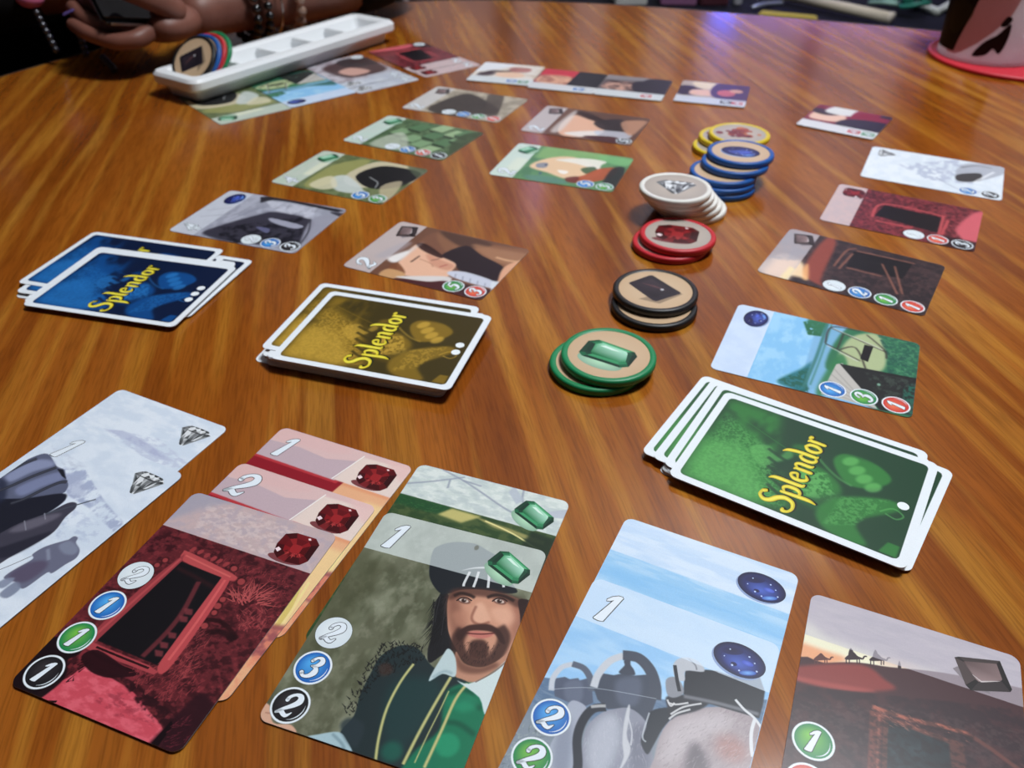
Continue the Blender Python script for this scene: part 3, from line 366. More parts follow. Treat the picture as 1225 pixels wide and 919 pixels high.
'onyF':[[168,156,166],9,[["t",[150,140,152],0.8,0,12,3,0.5,[0,0,63,0,63,88,0,88]],["t",[190,178,180],0.5,0,8,1.6,0.56,[0,0,63,0,63,88,0,88]],["p",[240,236,206],0.95,3,1,[-3.5,11.5,6.1,15.8,14.9,16.4,30.7,17.4,40.9,15.5,30.9,22.4,12.0,27.3,-2.6,28.4]],["p",[232,160,118],0.9,1.5,1,[-3.4,22.6,6.7,21.8,13.5,22.3,5.5,28.4,-2.1,31.7]],["p",[228,196,180],0.6,2,1,[21.7,17.9,30.7,15.7,34.6,17.4,24.5,21.0]],["p",[72,48,52],1,0.2,1,[-2.1,31.7,7.2,26.4,16.7,22.1,25.7,19.9,40.9,15.4,63.4,11.5,73.8,11.8,70.6,48.4,-2.2,80.1]],["p",[150,66,62],0.85,1.2,1,[-2.7,32.4,16.8,22.6,24.7,25.1,27.4,27.6,13.9,33.9,-1.5,36.0]],["p",[176,86,80],0.7,1,1,[-1.7,34.9,8.0,33.2,22.5,30.1,13.9,33.9,-1.4,36.4]],["t",[50,40,46],0.7,0.5,4,3,0.5,[-3.1,38.8,20.1,32.0,67.5,17.7,65.6,44.2,-2.0,73.6]],["t",[96,76,76],0.35,0.5,1.4,1,0.58,[-2.2,44.8,20.3,35.1,66.9,25.5,65.6,44.2,-2.0,73.6]],["p",[46,51,56],1,0.6,0,[26.1,38.7,44.0,39.1,44.5,53.3,26.8,61.0]],["t",[60,74,80],0.6,0.5,5,5,0.5,[26.1,38.7,44.0,39.1,44.5,53.3,26.8,61.0]],["s",[178,102,84],0.9,0.4,1.3,[21.9,36.1,29.0,36.1,35.1,35.6,41.0,34.5,47.8,34.2]],["s",[132,80,70],0.8,0.5,1.5,[23.0,38.5,31.6,38.3,37.5,38.6,45.2,38.6]],["s",[116,68,62],1,0.4,3.4,[22.9,37.0,23.4,47.3,23.7,62.4]],["s",[150,90,78],0.8,0.1,0.7,[23.9,38.2,24.2,47.0,24.6,62.0]],["s",[104,66,60],0.9,0.3,1.4,[25.9,39.6,26.0,47.6,26.6,61.1]],["s",[96,62,58],0.9,0.5,4,[44.6,38.1,45.1,43.6,45.7,52.8]],["s",[120,74,66],0.7,0.4,1.4,[47.2,34.2,52.7,36.0,61.8,40.5]],["t",[44,36,40],0.6,0.5,2,1.2,0.56,[20.9,34.8,49.3,33.1,49.0,51.4,22.9,62.7]],["g",[220,140,116],0.5,40,2.0,0.25,18,14,[21.6,35.3,48.1,33.7,47.5,37.6,22.0,41.3]],["p",[96,60,58],1,0.08,1,[3.8,26.3,4.9,24.3,5.7,23.2,7.0,24.1,8.2,24.3,7.6,25.0,4.5,26.6]],["s",[96,60,58],1,0.1,0.45,[7.6,24.6,8.4,24.5,8.8,23.5,9.4,23.2]],["s",[96,60,58],1,0.1,0.3,[4.1,26.4,4.3,28.0]],["s",[96,60,58],1,0.1,0.3,[4.9,26.0,5.1,27.7]],["s",[96,60,58],1,0.1,0.3,[7.0,25.2,7.2,26.8]],["s",[96,60,58],1,0.1,0.3,[7.6,24.9,7.8,26.5]],["p",[58,44,50],1,0.08,1,[12.7,22.1,14.0,19.9,15.0,18.7,16.3,19.7,17.6,19.9,17.0,20.7,13.5,22.4]],["s",[58,44,50],1,0.1,0.45,[16.9,20.3,17.8,20.2,18.3,19.0,19.0,18.7]],["s",[58,44,50],1,0.1,0.3,[13.1,22.2,13.3,24.0]],["s",[58,44,50],1,0.1,0.3,[14.0,21.8,14.2,23.7]],["s",[58,44,50],1,0.1,0.3,[16.2,20.9,16.4,22.7]],["s",[58,44,50],1,0.1,0.3,[16.9,20.5,17.1,22.4]],["p",[58,44,50],1,0.08,1,[13.6,20.5,14.0,17.4,15.1,19.2]],["p",[58,44,50],1,0.08,1,[19.8,19.5,21.1,17.4,22.0,16.3,23.3,17.2,24.5,17.4,23.9,18.2,20.5,19.8]],["s",[58,44,50],1,0.1,0.45,[23.8,17.8,24.7,17.7,25.1,16.6,25.8,16.3]],["s",[58,44,50],1,0.1,0.3,[20.2,19.6,20.3,21.4]],["s",[58,44,50],1,0.1,0.3,[21.0,19.2,21.2,21.0]],["s",[58,44,50],1,0.1,0.3,[23.2,18.3,23.3,20.1]],["s",[58,44,50],1,0.1,0.3,[23.9,18.0,24.0,19.8]],["p",[58,44,50],1,0.08,1,[20.7,17.9,21.2,15.0,22.1,16.8]],["p",[58,44,50],1,0.08,1,[28.1,19.4,28.4,16.2,29.1,19.0]],["p",[196,192,202],0.62,0,0,[-2,-2,65,-2,65,18.4,-2,18.0]]]],
'whiB':[[206,217,231],7,[["t",[224,231,240],0.8,0,8,4,0.5,[0,0,63,0,63,88,0,88]],["p",[168,174,204],0.85,0.8,0,[17.1,23.4,24.0,21.0,35.2,21.5,46.0,23.5,57.1,26.1,49.7,27.5,33.9,24.9]],["t",[190,198,218],0.8,0.5,2.5,1.5,0.5,[15.3,23.2,41.0,18.0,67.7,25.1,53.3,31.3]]]],
'whiF':[[206,217,231],8,[["t",[222,230,240],0.8,0,9,6,0.5,[0,0,63,0,63,88,0,88]],["t",[160,170,198],0.9,0.5,2.6,3.2,0.47,[15.5,19.0,25.7,16.0,46.9,24.8,62.5,29.4,62.3,34.3,44.5,29.9,31.3,28.8]],["t",[176,188,212],0.6,0.5,3,2,0.55,[36.0,31.6,60.0,34.3,61.7,40.6,45.9,46.3]],["p",[166,174,200],0.6,1.5,1,[21.3,21.7,26.5,19.8,33.7,22.2,37.5,27.0,31.3,28.8]],["t",[190,198,214],0.6,0.5,3,1.6,0.52,[1.1,11.6,24.9,14.3,24.1,18.9,5.3,17.0]],["p",[92,97,120],1,0.2,1,[-3.1,46.4,-0.9,34.1,-1.0,28.2,0.6,20.5,4.4,16.3,13.7,19.6,18.3,19.7,22.6,22.5,27.1,25.0,29.1,28.0,29.1,29.3,33.0,31.2,32.5,38.5,28.4,47.4,24.4,65.3]],["p",[146,154,186],0.8,1.2,1,[0.6,32.3,2.6,22.0,8.3,18.4,12.6,19.8,8.2,26.3,5.4,34.0]],["p",[128,136,170],0.8,1.2,1,[10.6,35.4,14.2,26.0,18.2,21.2,22.5,23.2,19.0,29.8,16.1,37.2]],["p",[33,34,45],1,0.6,1,[1.3,49.4,10.3,42.2,19.0,37.1,28.7,29.2,32.6,30.8,32.8,38.7,28.7,47.6,24.4,65.3]],["p",[40,44,62],0.8,1.5,1,[-7.1,39.0,2.1,34.3,10.4,39.5,12.4,43.7,5.0,47.5]],["s",[48,50,61],0.95,0.2,1.7,[14.4,20.2,10.4,28.0,7.6,35.6,4.4,42.5]],["s",[104,104,112],0.5,0.1,0.4,[14.4,20.2,10.4,28.0,7.6,35.6,4.4,42.5]],["s",[48,50,61],0.95,0.2,1.7,[25.1,24.0,22.7,25.8,20.5,31.0,18.4,38.0,16.0,41.8]],["s",[104,104,112],0.5,0.1,0.4,[25.1,24.0,22.7,25.8,20.5,31.0,18.4,38.0,16.0,41.8]],["s",[48,50,61],0.95,0.2,1.7,[2.9,20.2,0.7,25.5,-1.1,33.9,-2.4,40.0]],["s",[104,104,112],0.5,0.1,0.4,[2.9,20.2,0.7,25.5,-1.1,33.9,-2.4,40.0]],["p",[32,33,42],1,0.15,0,[15.2,20.6,17.9,19.9,23.5,23.0,20.7,22.7]],["p",[64,62,75],1,0.3,1,[24.2,65.2,26.1,53.7,28.0,47.1,32.5,39.5,35.0,31.9,38.0,30.3,40.0,32.5,40.5,37.3,42.9,44.0,41.9,50.9,39.3,60.0,36.4,73.6]],["p",[112,108,122],0.7,1.2,1,[28.0,51.6,29.6,44.7,36.4,36.9,38.1,39.1,33.6,48.1]],["p",[38,38,50],0.8,1,1,[29.0,64.4,38.1,49.4,42.2,44.3,41.9,50.9,38.4,60.1]],["s",[140,140,152],0.7,0.1,0.5,[28.4,45.3,33.2,48.3]],["s",[140,140,152],0.7,0.1,0.5,[31.7,39.3,34.9,41.4]],["s",[72,78,88],1,0.1,0.6,[32.5,39.5,38.6,31.3,43.0,25.5]],["s",[84,86,96],1,0.1,0.25,[39.6,67.7,42.9,61.7,45.7,55.6]],["p",[104,106,127],1,0.2,1,[46.0,66.6,45.5,63.7,47.3,56.4,45.3,54.9,46.3,50.3,50.2,45.1,50.9,44.3,51.3,42.3,53.2,42.2,54.5,44.1,58.6,45.9,60.5,49.0,59.6,52.8,58.8,57.5,57.0,58.2,56.2,65.8,54.0,66.7,50.6,65.8]],["p",[134,142,162],0.7,0.8,1,[50.2,47.9,51.7,44.5,57.3,45.4,58.5,48.2,54.9,49.5]],["p",[86,76,98],0.8,1.2,1,[46.5,65.3,47.5,58.3,52.1,54.8,55.0,57.2,53.7,64.8]],["s",[150,158,176],0.6,0.4,1.2,[48.0,50.7,52.7,54.0]],["p",[130,138,160],0.9,0.5,1,[45.9,69.8,46.7,66.3,49.4,64.9,49.5,69.5]],["p",[122,130,152],0.9,0.6,1,[50.6,71.6,51.0,65.7,54.8,66.8,54.5,71.6]]]],
'riv':[[128,178,216],7,[["p",[132,190,232],1,1,0,[-1,17,64,17,64,40,-1,40]],["t",[162,208,238],0.8,0.5,8,4,0.5,[0,18,63,18,63,40,0,40]],["t",[44,104,72],1,0.5,1.6,1.3,0.35,[59.5,33.3,67.2,45.1,49.7,45.3,48.1,37.2]],["p",[48,112,80],0.9,1.04,1,[62.6,35.0,66.1,45.2,54.8,44.6,52.0,40.8]],["p",[40,112,120],0.95,1.3,1,[3.3,30.4,16.2,38.1,26.9,44.4,2.4,44.1,0.4,35.8]],["t",[30,90,76],0.9,0.5,1.5,1.5,0.45,[3.3,30.4,17.1,39.9,26.9,44.4,-0.9,44.6]],["p",[120,172,206],1,1.04,1,[57.9,44.2,64.8,49.6,41.5,54.5,16.9,51.7,3.3,45.9,12.6,42.5]],["s",[60,120,116],0.9,0.5,1.5,[62.5,44.6,30.6,43.9,3.3,42.0]],["s",[64,124,110],0.8,0.5,0.8,[63.4,46.6,31.4,45.8,6.2,44.5]],["p",[50,112,80],1,1.04,1,[26.8,48.4,62.4,54.1,65.6,70.3,63.8,89.5,-0.6,89.1,-3.3,76.1,18.5,55.3]],["p",[176,186,142],0.95,1.56,1,[55.1,57.0,62.6,68.5,44.5,74.0,30.1,72.3,28.2,60.0,34.9,53.3]],["t",[36,84,72],0.9,0.5,1.6,1.6,0.45,[62.6,68.5,63.8,89.5,-0.6,89.1,4.7,79.0,46.4,73.9]],["t",[84,146,104],0.7,0.5,1.2,1.2,0.6,[63.5,70.5,63.8,89.5,-0.6,89.1]],["p",[54,120,76],0.9,1.3,1,[4.1,47.6,36.8,53.1,27.4,58.1,2.4,51.7]],["s",[58,50,48],0.95,0.5,0.8,[44.2,46.0,60.3,47.0,62.1,60.4]],["s",[58,50,48],0.95,0.5,0.8,[59.2,47.2,48.3,73.7]],["s",[58,50,48],0.95,0.5,0.8,[43.8,46.1,35.5,63.1]],["s",[58,50,48],0.95,0.5,0.8,[41.4,52.0,56.6,53.2]],["s",[58,50,48],0.95,0.5,0.8,[40.6,52.6,46.1,60.0,27.6,66.8]],["s",[58,50,48],0.95,0.5,0.8,[60.3,63.6,49.9,72.6,42.6,74.2]],["s",[214,216,206],0.9,0.5,0.6,[59.5,47.7,52.1,66.4]],["s",[214,216,206],0.9,0.5,0.6,[42.3,47.3,34.7,62.2]],["s",[214,216,206],0.9,0.5,0.6,[52.1,66.4,49.6,72.1]],["p",[28,26,28],1,0,0,[50.8,63.5,50.6,67.6,36.1,66.5,37.4,62.9]],["p",[186,182,176],1,0.2,0,[28.0,53.2,30.2,55.8,0.7,73.9,1.6,49.9]],["s",[120,116,112],0.8,0.5,0.3,[23.9,52.7,-1.2,71.8]],["s",[120,116,112],0.8,0.5,0.3,[19.0,52.0,-0.8,72.5]],["s",[120,116,112],0.8,0.5,0.3,[14.2,51.2,-0.5,73.2]],["s",[120,116,112],0.8,0.5,0.3,[9.5,50.5,-0.2,73.8]],["s",[120,116,112],0.8,0.5,0.3,[4.9,49.8,0.1,74.5]],["p",[34,36,36],1,0.3,0,[29.2,54.5,31.9,88.2,2.6,88.9,0.3,74.9]],["t",[66,78,70],0.7,0.5,2,1.5,0.55,[27.2,65.9,30.1,88.3,2.2,88.1,6.4,75.3]],["e",[120,160,140],1,0.2,19.6,72.8,1,0.8,0],["t",[40,100,84],0.9,0.5,1.3,1.3,0.45,[22.3,83.2,30.5,89.2,2.6,88.9,1.8,83.7]],["p",[206,220,240],0.95,0,0,[-2,-2,65,-2,65,18.2,-2,17.3]],["t",[192,210,236],0.7,0.5,7,10,0.5,[0,0,63,0,63,17,0,17]]]],
'onyx':[[58,44,46],6,[["t",[38,32,36],0.8,0,4,4,0.5,[0,0,63,0,63,88,0,88]],["t",[92,68,66],0.5,0,2,2,0.6,[0,0,63,0,63,88,0,88]],["p",[236,206,166],1,2.6,1,[3.1,-0.6,28.6,5.9,22.7,19.4,6.9,26.8,6.0,20.1]],["p",[150,70,58],0.9,1.56,1,[23.5,20.6,61.3,21.7,57.9,28.6,10.6,32.7,3.7,37.3,6.9,26.8]],["p",[240,180,120],0.8,1.3,1,[16.8,21.1,24.2,21.8,6.9,26.8,5.4,24.4]],["p",[24,23,26],1,0.5,0,[53.7,39.9,55.7,71.7,34.5,70.5,32.7,40.8]],["s",[140,90,76],0.85,0.5,1.3,[28.9,34.8,51.4,36.1,57.7,40.4]],["s",[140,90,76],0.85,0.5,1.3,[27.5,38.0,50.1,40.1]],["s",[140,90,76],0.85,0.5,1.3,[54.5,41.1,56.5,72.9]],["s",[140,90,76],0.85,0.5,1.3,[31.2,41.2,31.4,60.4]],["s",[140,90,76],0.85,0.5,1.3,[46.5,57.1,15.9,71.6]],["s",[140,90,76],0.85,0.5,1.3,[47.3,63.8,17.3,73.9]],["p",[186,176,180],0.85,0.1,0,[-1,-1,64,-1,64,17.6,-1,17.6]],["p",[236,208,190],0.8,4,0,[-1,3,20,4,26,17.6,-1,17.6]],["p",[246,226,170],0.7,1.5,0,[-1,13,16,14,14,17.6,-1,17.6]],["t",[158,156,166],0.6,0.5,9,6,0.5,[20,0,63,0,63,17.6,20,17.6]]]],
'red3':[[120,46,54],6,[["t",[64,26,32],0.85,0,2.2,2,0.5,[0,0,63,0,63,88,0,88]],["t",[170,72,78],0.5,0,1.6,1.4,0.58,[0,0,63,0,63,88,0,88]],["p",[24,20,24],1,0.4,0,[42.0,32.0,40.1,67.1,15.9,66.8,23.1,29.0]],["s",[190,80,84],0.9,0.5,1.8,[20.4,27.9,44.0,31.7,42.8,68.3]],["s",[190,80,84],0.9,0.5,1.8,[15.5,30.2,15.8,52.4]],["s",[190,80,84],0.9,0.5,1.8,[42.1,66.9,12.3,67.2]],["s",[190,80,84],0.9,0.5,1.8,[37.7,70.2,13.0,68.6]],["p",[206,96,106],0.95,1.95,1,[28.6,75.5,57.4,83.1,58.0,91.8,2.1,88.9,15.3,79.6]],["p",[34,18,24],0.85,2,0,[-1,66,14,68,14,89,-1,89]],["p",[206,184,184],0.95,0.1,0,[-1,-1,64,-1,64,18,-1,18]],["t",[190,172,176],0.7,0.5,4,3,0.5,[0,0,63,0,63,18,0,18]]]],
'whi4':[[214,223,233],6,[["t",[228,234,241],0.8,0,9,6,0.5,[0,0,63,0,63,88,0,88]],["t",[178,186,206],0.9,0.5,4,3,0.48,[34.1,20.4,65.9,61.6,19.8,70.5,14.9,42.3,-0.0,59.2]],["p",[168,172,184],0.9,1.04,1,[48.8,59.3,61.4,68.5,62.1,87.2,47.6,86.8,23.6,68.8,23.6,59.3]],["p",[58,58,60],0.95,0.8,1,[33.6,59.4,43.2,73.4,28.4,73.3,22.1,60.9]],["s",[96,98,104],0.8,0.5,1.2,[48.6,60.9,57.1,70.3,56.9,80.1]],["s",[150,156,178],0.6,0.8,1.2,[22.0,46.5,6.7,63.4,10.7,80.2]],["s",[240,242,246],0.7,0.8,2,[24.4,70.3,50.2,81.9]]]],
'port2':[[110,74,58],7,[["p",[120,80,62],1,1.3,1,[39.0,25.4,61.4,28.1,59.9,50.2,42.5,51.9,32.8,45.4]],["p",[134,92,68],1,1.95,1,[61.4,28.1,59.7,64.5,60.1,93.9,21.7,87.5,36.6,48.6]],["p",[58,40,36],0.7,1.95,1,[61.4,28.1,61.8,49.2,59.7,64.5,52.7,61.6,49.6,48.0]],["p",[164,118,88],0.8,2.6,1,[54.8,54.0,55.8,70.7,56.7,91.2,42.1,87.7,43.1,71.7]],["p",[40,30,34],1,0.8,1,[34.5,44.4,51.3,51.5,44.6,65.7,36.4,84.3,18.9,89.8,20.4,67.9,30.5,54.1]],["p",[226,178,150],1,0.8,1,[23.6,25.8,40.7,24.3,38.8,32.1,33.2,46.2,29.6,56.7,22.2,58.7,11.8,58.2,5.7,36.8,13.7,27.6]],["p",[48,28,26],0.9,0.8,1,[40.7,24.3,43.2,29.5,34.9,45.2,31.6,45.0,35.3,32.0]],["p",[196,136,112],0.7,1.3,1,[32.6,35.7,29.8,48.1,27.5,56.8,21.0,56.2,22.4,45.9]],["s",[60,36,32],0.9,0.5,1,[20.4,32.7,29.0,33.5]],["s",[92,56,48],0.8,0.5,0.7,[27.0,42.2,30.7,45.5]],["s",[170,84,76],0.9,0.5,0.9,[22.3,50.2,26.8,53.0]],["s",[176,122,100],0.7,0.5,0.8,[25.9,35.3,23.7,44.1,20.8,46.9]],["p",[120,72,48],0.9,0.8,1,[8.5,25.4,17.0,25.5,9.3,35.7,5.0,35.1]],["p",[206,160,112],0.9,0.8,1,[-0.1,24.5,8.5,25.4,7.7,36.6,-0.5,36.4]],["p",[212,206,204],1,0.8,1,[2.2,33.7,8.0,43.8,15.0,60.6,9.1,62.8,4.9,51.9]],["p",[72,34,36],1,0.8,1,[0.3,33.8,4.9,51.9,10.2,63.2,1.4,81.0,-4.1,81.0,-4.2,65.2]],["p",[196,200,214],1,0.8,1,[19.4,57.1,23.7,66.2,20.9,85.8,13.9,87.4,14.9,64.7]],["s",[120,124,146],0.8,0.5,0.5,[19.4,62.3,15.0,64.1]],["s",[120,124,146],0.8,0.5,0.5,[18.9,67.2,14.5,69.0]],["s",[120,124,146],0.8,0.5,0.5,[18.4,72.0,14.1,73.8]],["s",[120,124,146],0.8,0.5,0.5,[17.9,76.9,13.6,78.6]],["s",[120,124,146],0.8,0.5,0.5,[17.4,81.6,13.1,83.3]],["p",[60,34,38],0.9,0.8,1,[10.2,63.2,12.3,88.1,8.5,92.0,-2.7,84.1,3.3,73.0]],["p",[214,160,128],1,0.8,1,[24.9,85.9,40.2,83.5,55.7,93.8,20.8,89.8]],["s",[206,160,124],0.9,0.6,2.2,[46.3,73.8,45.7,81.9,47.6,90.3]],["p",[214,218,224],0.9,0.8,1,[20.2,84.2,20.8,89.8,9.3,89.7]],["p",[196,184,184],0.9,0.1,0,[-1,-1,64,-1,64,18.4,-1,18.4]],["p",[214,212,214],0.8,1.95,1,[20.0,18.2,31.2,23.3,41.6,26.0,44.2,26.7,17.0,25.5]],["p",[170,164,172],0.6,2.6,1,[18.4,10.3,39.2,16.2,39.5,21.7,20.0,18.2]],["p",[232,228,226],0.9,1.3,1,[17.9,18.4,27.0,21.5,31.2,25.6,17.0,25.5]]]],
'sap4':[[150,152,166],6,[["t",[178,180,194],0.7,0,6,4,0.5,[0,0,63,0,63,88,0,88]],["p",[44,42,50],1,0.6,0,[60.6,24.9,64.3,31.7,61.2,87.4,56.9,88.2,60.2,47.9,59.3,34.9,52.7,30.2]],["p",[50,48,60],0.95,1.56,1,[2.8,23.5,13.8,24.1,36.8,38.6,44.4,46.9,42.7,74.0,25.9,82.0,12.2,84.2,0.8,52.5]],["t",[22,22,30],0.8,0.5,3,3,0.5,[11.4,23.6,44.5,66.4,12.8,85.9,-2.2,44.1]],["p",[176,178,196],0.85,0.8,1,[36.0,49.0,33.5,73.2,28.1,70.2,30.9,53.5]],["p",[110,112,150],0.8,0.8,1,[22.1,47.4,23.1,56.4,17.3,58.1]],["p",[150,150,164],0.9,1.04,1,[42.7,74.0,54.6,81.9,59.4,88.9,9.5,87.9,12.2,84.2]],["s",[44,44,54],0.9,0.5,0.9,[44.4,72.4,27.6,80.9,10.5,85.2]],["p",[48,46,56],0.9,0.8,1,[55.9,79.1,56.9,88.2,52.4,88.6]],["t",[196,198,210],0.8,0.5,5,3,0.45,[57.3,29.4,59.2,68.4,42.7,74.0,46.3,45.6]],["p",[200,204,214],0.8,0.1,0,[-1,-1,64,-1,64,18.2,-1,18.2]],["s",[130,130,144],0.6,0.5,0.5,[26.2,21.7,41.1,31.3]],["s",[130,130,144],0.6,0.5,0.5,[30.5,24.2,46.9,27.4]],["s",[130,130,144],0.6,0.5,0.5,[17.5,22.4,23.0,31.6]],["s",[130,130,144],0.6,0.5,0.5,[22.9,6.2,34.9,26.7]],["s",[130,130,144],0.6,0.5,0.5,[31.5,4.3,40.7,16.9]],["s",[110,112,128],0.6,0.5,0.4,[23.3,26.0,30.5,28.6]],["s",[110,112,128],0.6,0.5,0.4,[27.2,27.1,34.2,30.0]],["s",[110,112,128],0.6,0.5,0.4,[31.3,28.3,37.9,31.4]],["s",[110,112,128],0.6,0.5,0.4,[35.4,29.4,41.7,32.9]],["s",[110,112,128],0.6,0.5,0.4,[39.5,30.6,45.5,34.3]],["s",[110,112,128],0.6,0.5,0.4,[43.7,31.8,49.4,35.8]]]],
'embr':[[112,122,84],6,[["t",[78,92,58],0.7,0,6,3,0.5,[0,0,63,0,63,88,0,88]],["p",[150,150,92],0.9,1.3,1,[43.0,22.2,62.0,39.6,41.8,43.5,7.5,35.6,6.7,22.9]],["p",[196,186,156],1,0.8,1,[29.8,40.2,59.3,45.9,62.9,66.3,58.6,86.5,47.4,90.6,27.9,80.7,16.6,55.7]],["p",[30,30,32],1,0.8,1,[32.9,47.1,54.4,53.5,58.1,73.6,53.6,87.1,29.4,84.1,19.2,66.9]],["p",[198,206,204],0.9,1.3,1,[22.0,34.4,30.6,42.0,12.1,67.2,6.5,49.4]],["p",[190,176,146],0.8,1.04,1,[24.1,72.4,38.0,81.1,16.5,87.6,2.7,87.8]],["s",[196,200,200],0.9,0.5,0.8,[34.8,57.0,29.2,67.1,20.7,70.2]],["p",[214,206,176],0.8,1.04,1,[8.2,26.2,26.0,31.7,12.1,45.6,3.8,38.2]],["p",[80,92,72],0.8,1.3,1,[62.4,71.1,61.5,87.0,46.7,88.9]],["p",[206,214,206],0.85,0.1,0,[-1,-1,64,-1,64,18.2,-1,18.2]],["t",[180,196,180],0.7,0.5,6,3,0.5,[0,0,63,0,63,18,0,18]],["p",[226,226,200],0.7,2,0,[20,12,44,11,44,18,20,18]]]],
'emst':[[92,116,82],6,[["t",[60,84,58],0.7,0,4,3,0.5,[0,0,63,0,63,88,0,88]],["p",[128,160,120],0.9,0.4,0,[30.5,21.4,43.4,25.5,42.7,37.3,28.9,33.8]],["p",[48,66,46],0.9,0.3,0,[30.5,21.4,28.9,33.8,24.1,37.0,25.6,24.8]],["p",[84,120,84],0.9,0.4,0,[44.9,29.6,58.1,33.8,57.2,45.8,43.1,42.1]],["p",[48,66,46],0.9,0.3,0,[44.9,29.6,43.1,42.1,38.1,45.3,39.8,32.9]],["p",[156,182,140],0.9,0.4,0,[50.0,46.4,63.3,50.9,62.4,62.6,48.2,58.7]],["p",[48,66,46],0.9,0.3,0,[50.0,46.4,48.2,58.7,43.2,61.8,44.9,49.6]],["p",[128,160,120],0.9,0.4,0,[22.1,37.1,34.7,41.2,34.0,52.8,20.6,49.1]],["p",[48,66,46],0.9,0.3,0,[22.1,37.1,20.6,49.1,15.9,52.1,17.4,40.2]],["p",[84,120,84],0.9,0.4,0,[34.6,48.7,47.4,53.1,46.6,64.6,32.9,60.7]],["p",[48,66,46],0.9,0.3,0,[34.6,48.7,32.9,60.7,28.1,63.7,29.7,51.8]],["p",[156,182,140],0.9,0.4,0,[44.7,62.1,57.6,66.6,56.8,78.1,42.9,74.0]],["p",[48,66,46],0.9,0.3,0,[44.7,62.1,42.9,74.0,38.0,76.9,39.7,65.1]],["p",[128,160,120],0.9,0.4,0,[15.4,48.8,27.7,53.1,27.1,64.3,14.0,60.5]],["p",[48,66,46],0.9,0.3,0,[15.4,48.8,14.0,60.5,9.4,63.5,10.8,51.8]],["p",[84,120,84],0.9,0.4,0,[26.2,63.7,38.6,68.1,37.9,79.3,24.6,75.3]],["p",[48,66,46],0.9,0.3,0,[26.2,63.7,24.6,75.3,19.9,78.2,21.4,66.6]],["p",[156,182,140],0.9,0.4,0,[9.0,60.2,21.0,64.5,20.4,75.5,7.6,71.7]],["p",[48,66,46],0.9,0.3,0,[9.0,60.2,7.6,71.7,3.1,74.5,4.4,63.1]],["p",[128,160,120],0.9,0.4,0,[36.6,71.7,49.3,76.3,48.5,87.5,35.0,83.4]],["p",[48,66,46],0.9,0.3,0,[36.6,71.7,35.0,83.4,30.2,86.2,31.8,74.6]],["p",[84,120,84],0.9,0.4,0,[48.5,69.5,61.5,74.2,60.6,85.6,46.7,81.4]],["p",[48,66,46],0.9,0.3,0,[48.5,69.5,46.7,81.4,41.7,84.2,43.4,72.5]],["p",[196,200,186],0.7,1.95,1,[4.8,21.7,35.3,30.8,8.5,53.3,1.1,39.0]],["p",[58,72,48],0.8,1.95,1,[51.3,75.1,61.3,88.3,10.3,92.0,22.3,80.3]],["p",[208,220,214],0.9,0.1,0,[-1,-1,64,-1,64,17,-1,17]],["t",[188,208,198],0.7,0.5,5,4,0.5,[0,0,63,0,63,17,0,17]]]],
'ontr':[[150,140,124],6,[["t",[192,182,164],0.8,0,7,5,0.5,[0,0,63,0,63,88,0,88]],["p",[52,46,42],0.9,1.95,1,[6.1,21.4,38.4,24.8,55.8,36.9,29.9,75.0,14.2,72.5,1.6,44.1]],["g",[36,32,30],0.7,160,5,0.5,40,60,[10,24,50,20,54,60,20,62]],["p",[70,62,56],0.8,1.3,1,[58.2,51.5,64.0,64.4,11.0,81.4,8.3,75.3]],["p",[200,198,198],0.9,0.1,0,[-1,-1,64,-1,64,18,-1,18]],["p",[60,54,48],0.8,2,0,[-1,30,20,34,14,60,-1,60]]]],
'onpo':[[108,78,66],6,[["p",[92,64,54],1,1.3,1,[64.4,23.6,62.2,72.9,58.3,89.2,9.1,87.0,26.8,51.6]],["p",[220,172,146],1,0.8,1,[16.6,25.7,47.6,26.8,43.2,42.0,32.9,58.7,10.4,58.8,1.2,35.5]],["p",[44,30,28],0.9,0.8,1,[57.9,25.7,56.4,40.2,42.7,58.0,41.7,47.0]],["p",[40,34,38],0.9,0.8,1,[38.7,47.9,52.8,66.4,30.3,77.0,24.1,61.3]],["p",[226,220,216],0.9,0.8,1,[7.9,33.2,20.6,55.7,9.3,59.1,3.9,45.5]],["p",[190,196,210],0.8,0.8,1,[21.8,55.3,25.2,80.6,13.1,81.7,11.1,60.7]],["p",[190,140,112],0.8,1.3,1,[46.6,68.1,56.8,85.5,43.8,86.6,19.5,82.1]],["p",[70,36,38],0.9,0.8,1,[6.6,49.1,12.9,73.2,-2.0,81.6,0.1,64.0]],["p",[196,188,190],0.9,0.1,0,[-1,-1,64,-1,64,18,-1,18]],["p",[216,212,212],0.7,1.95,1,[8.6,21.8,50.0,23.7,58.7,27.8,11.7,29.7]]]],
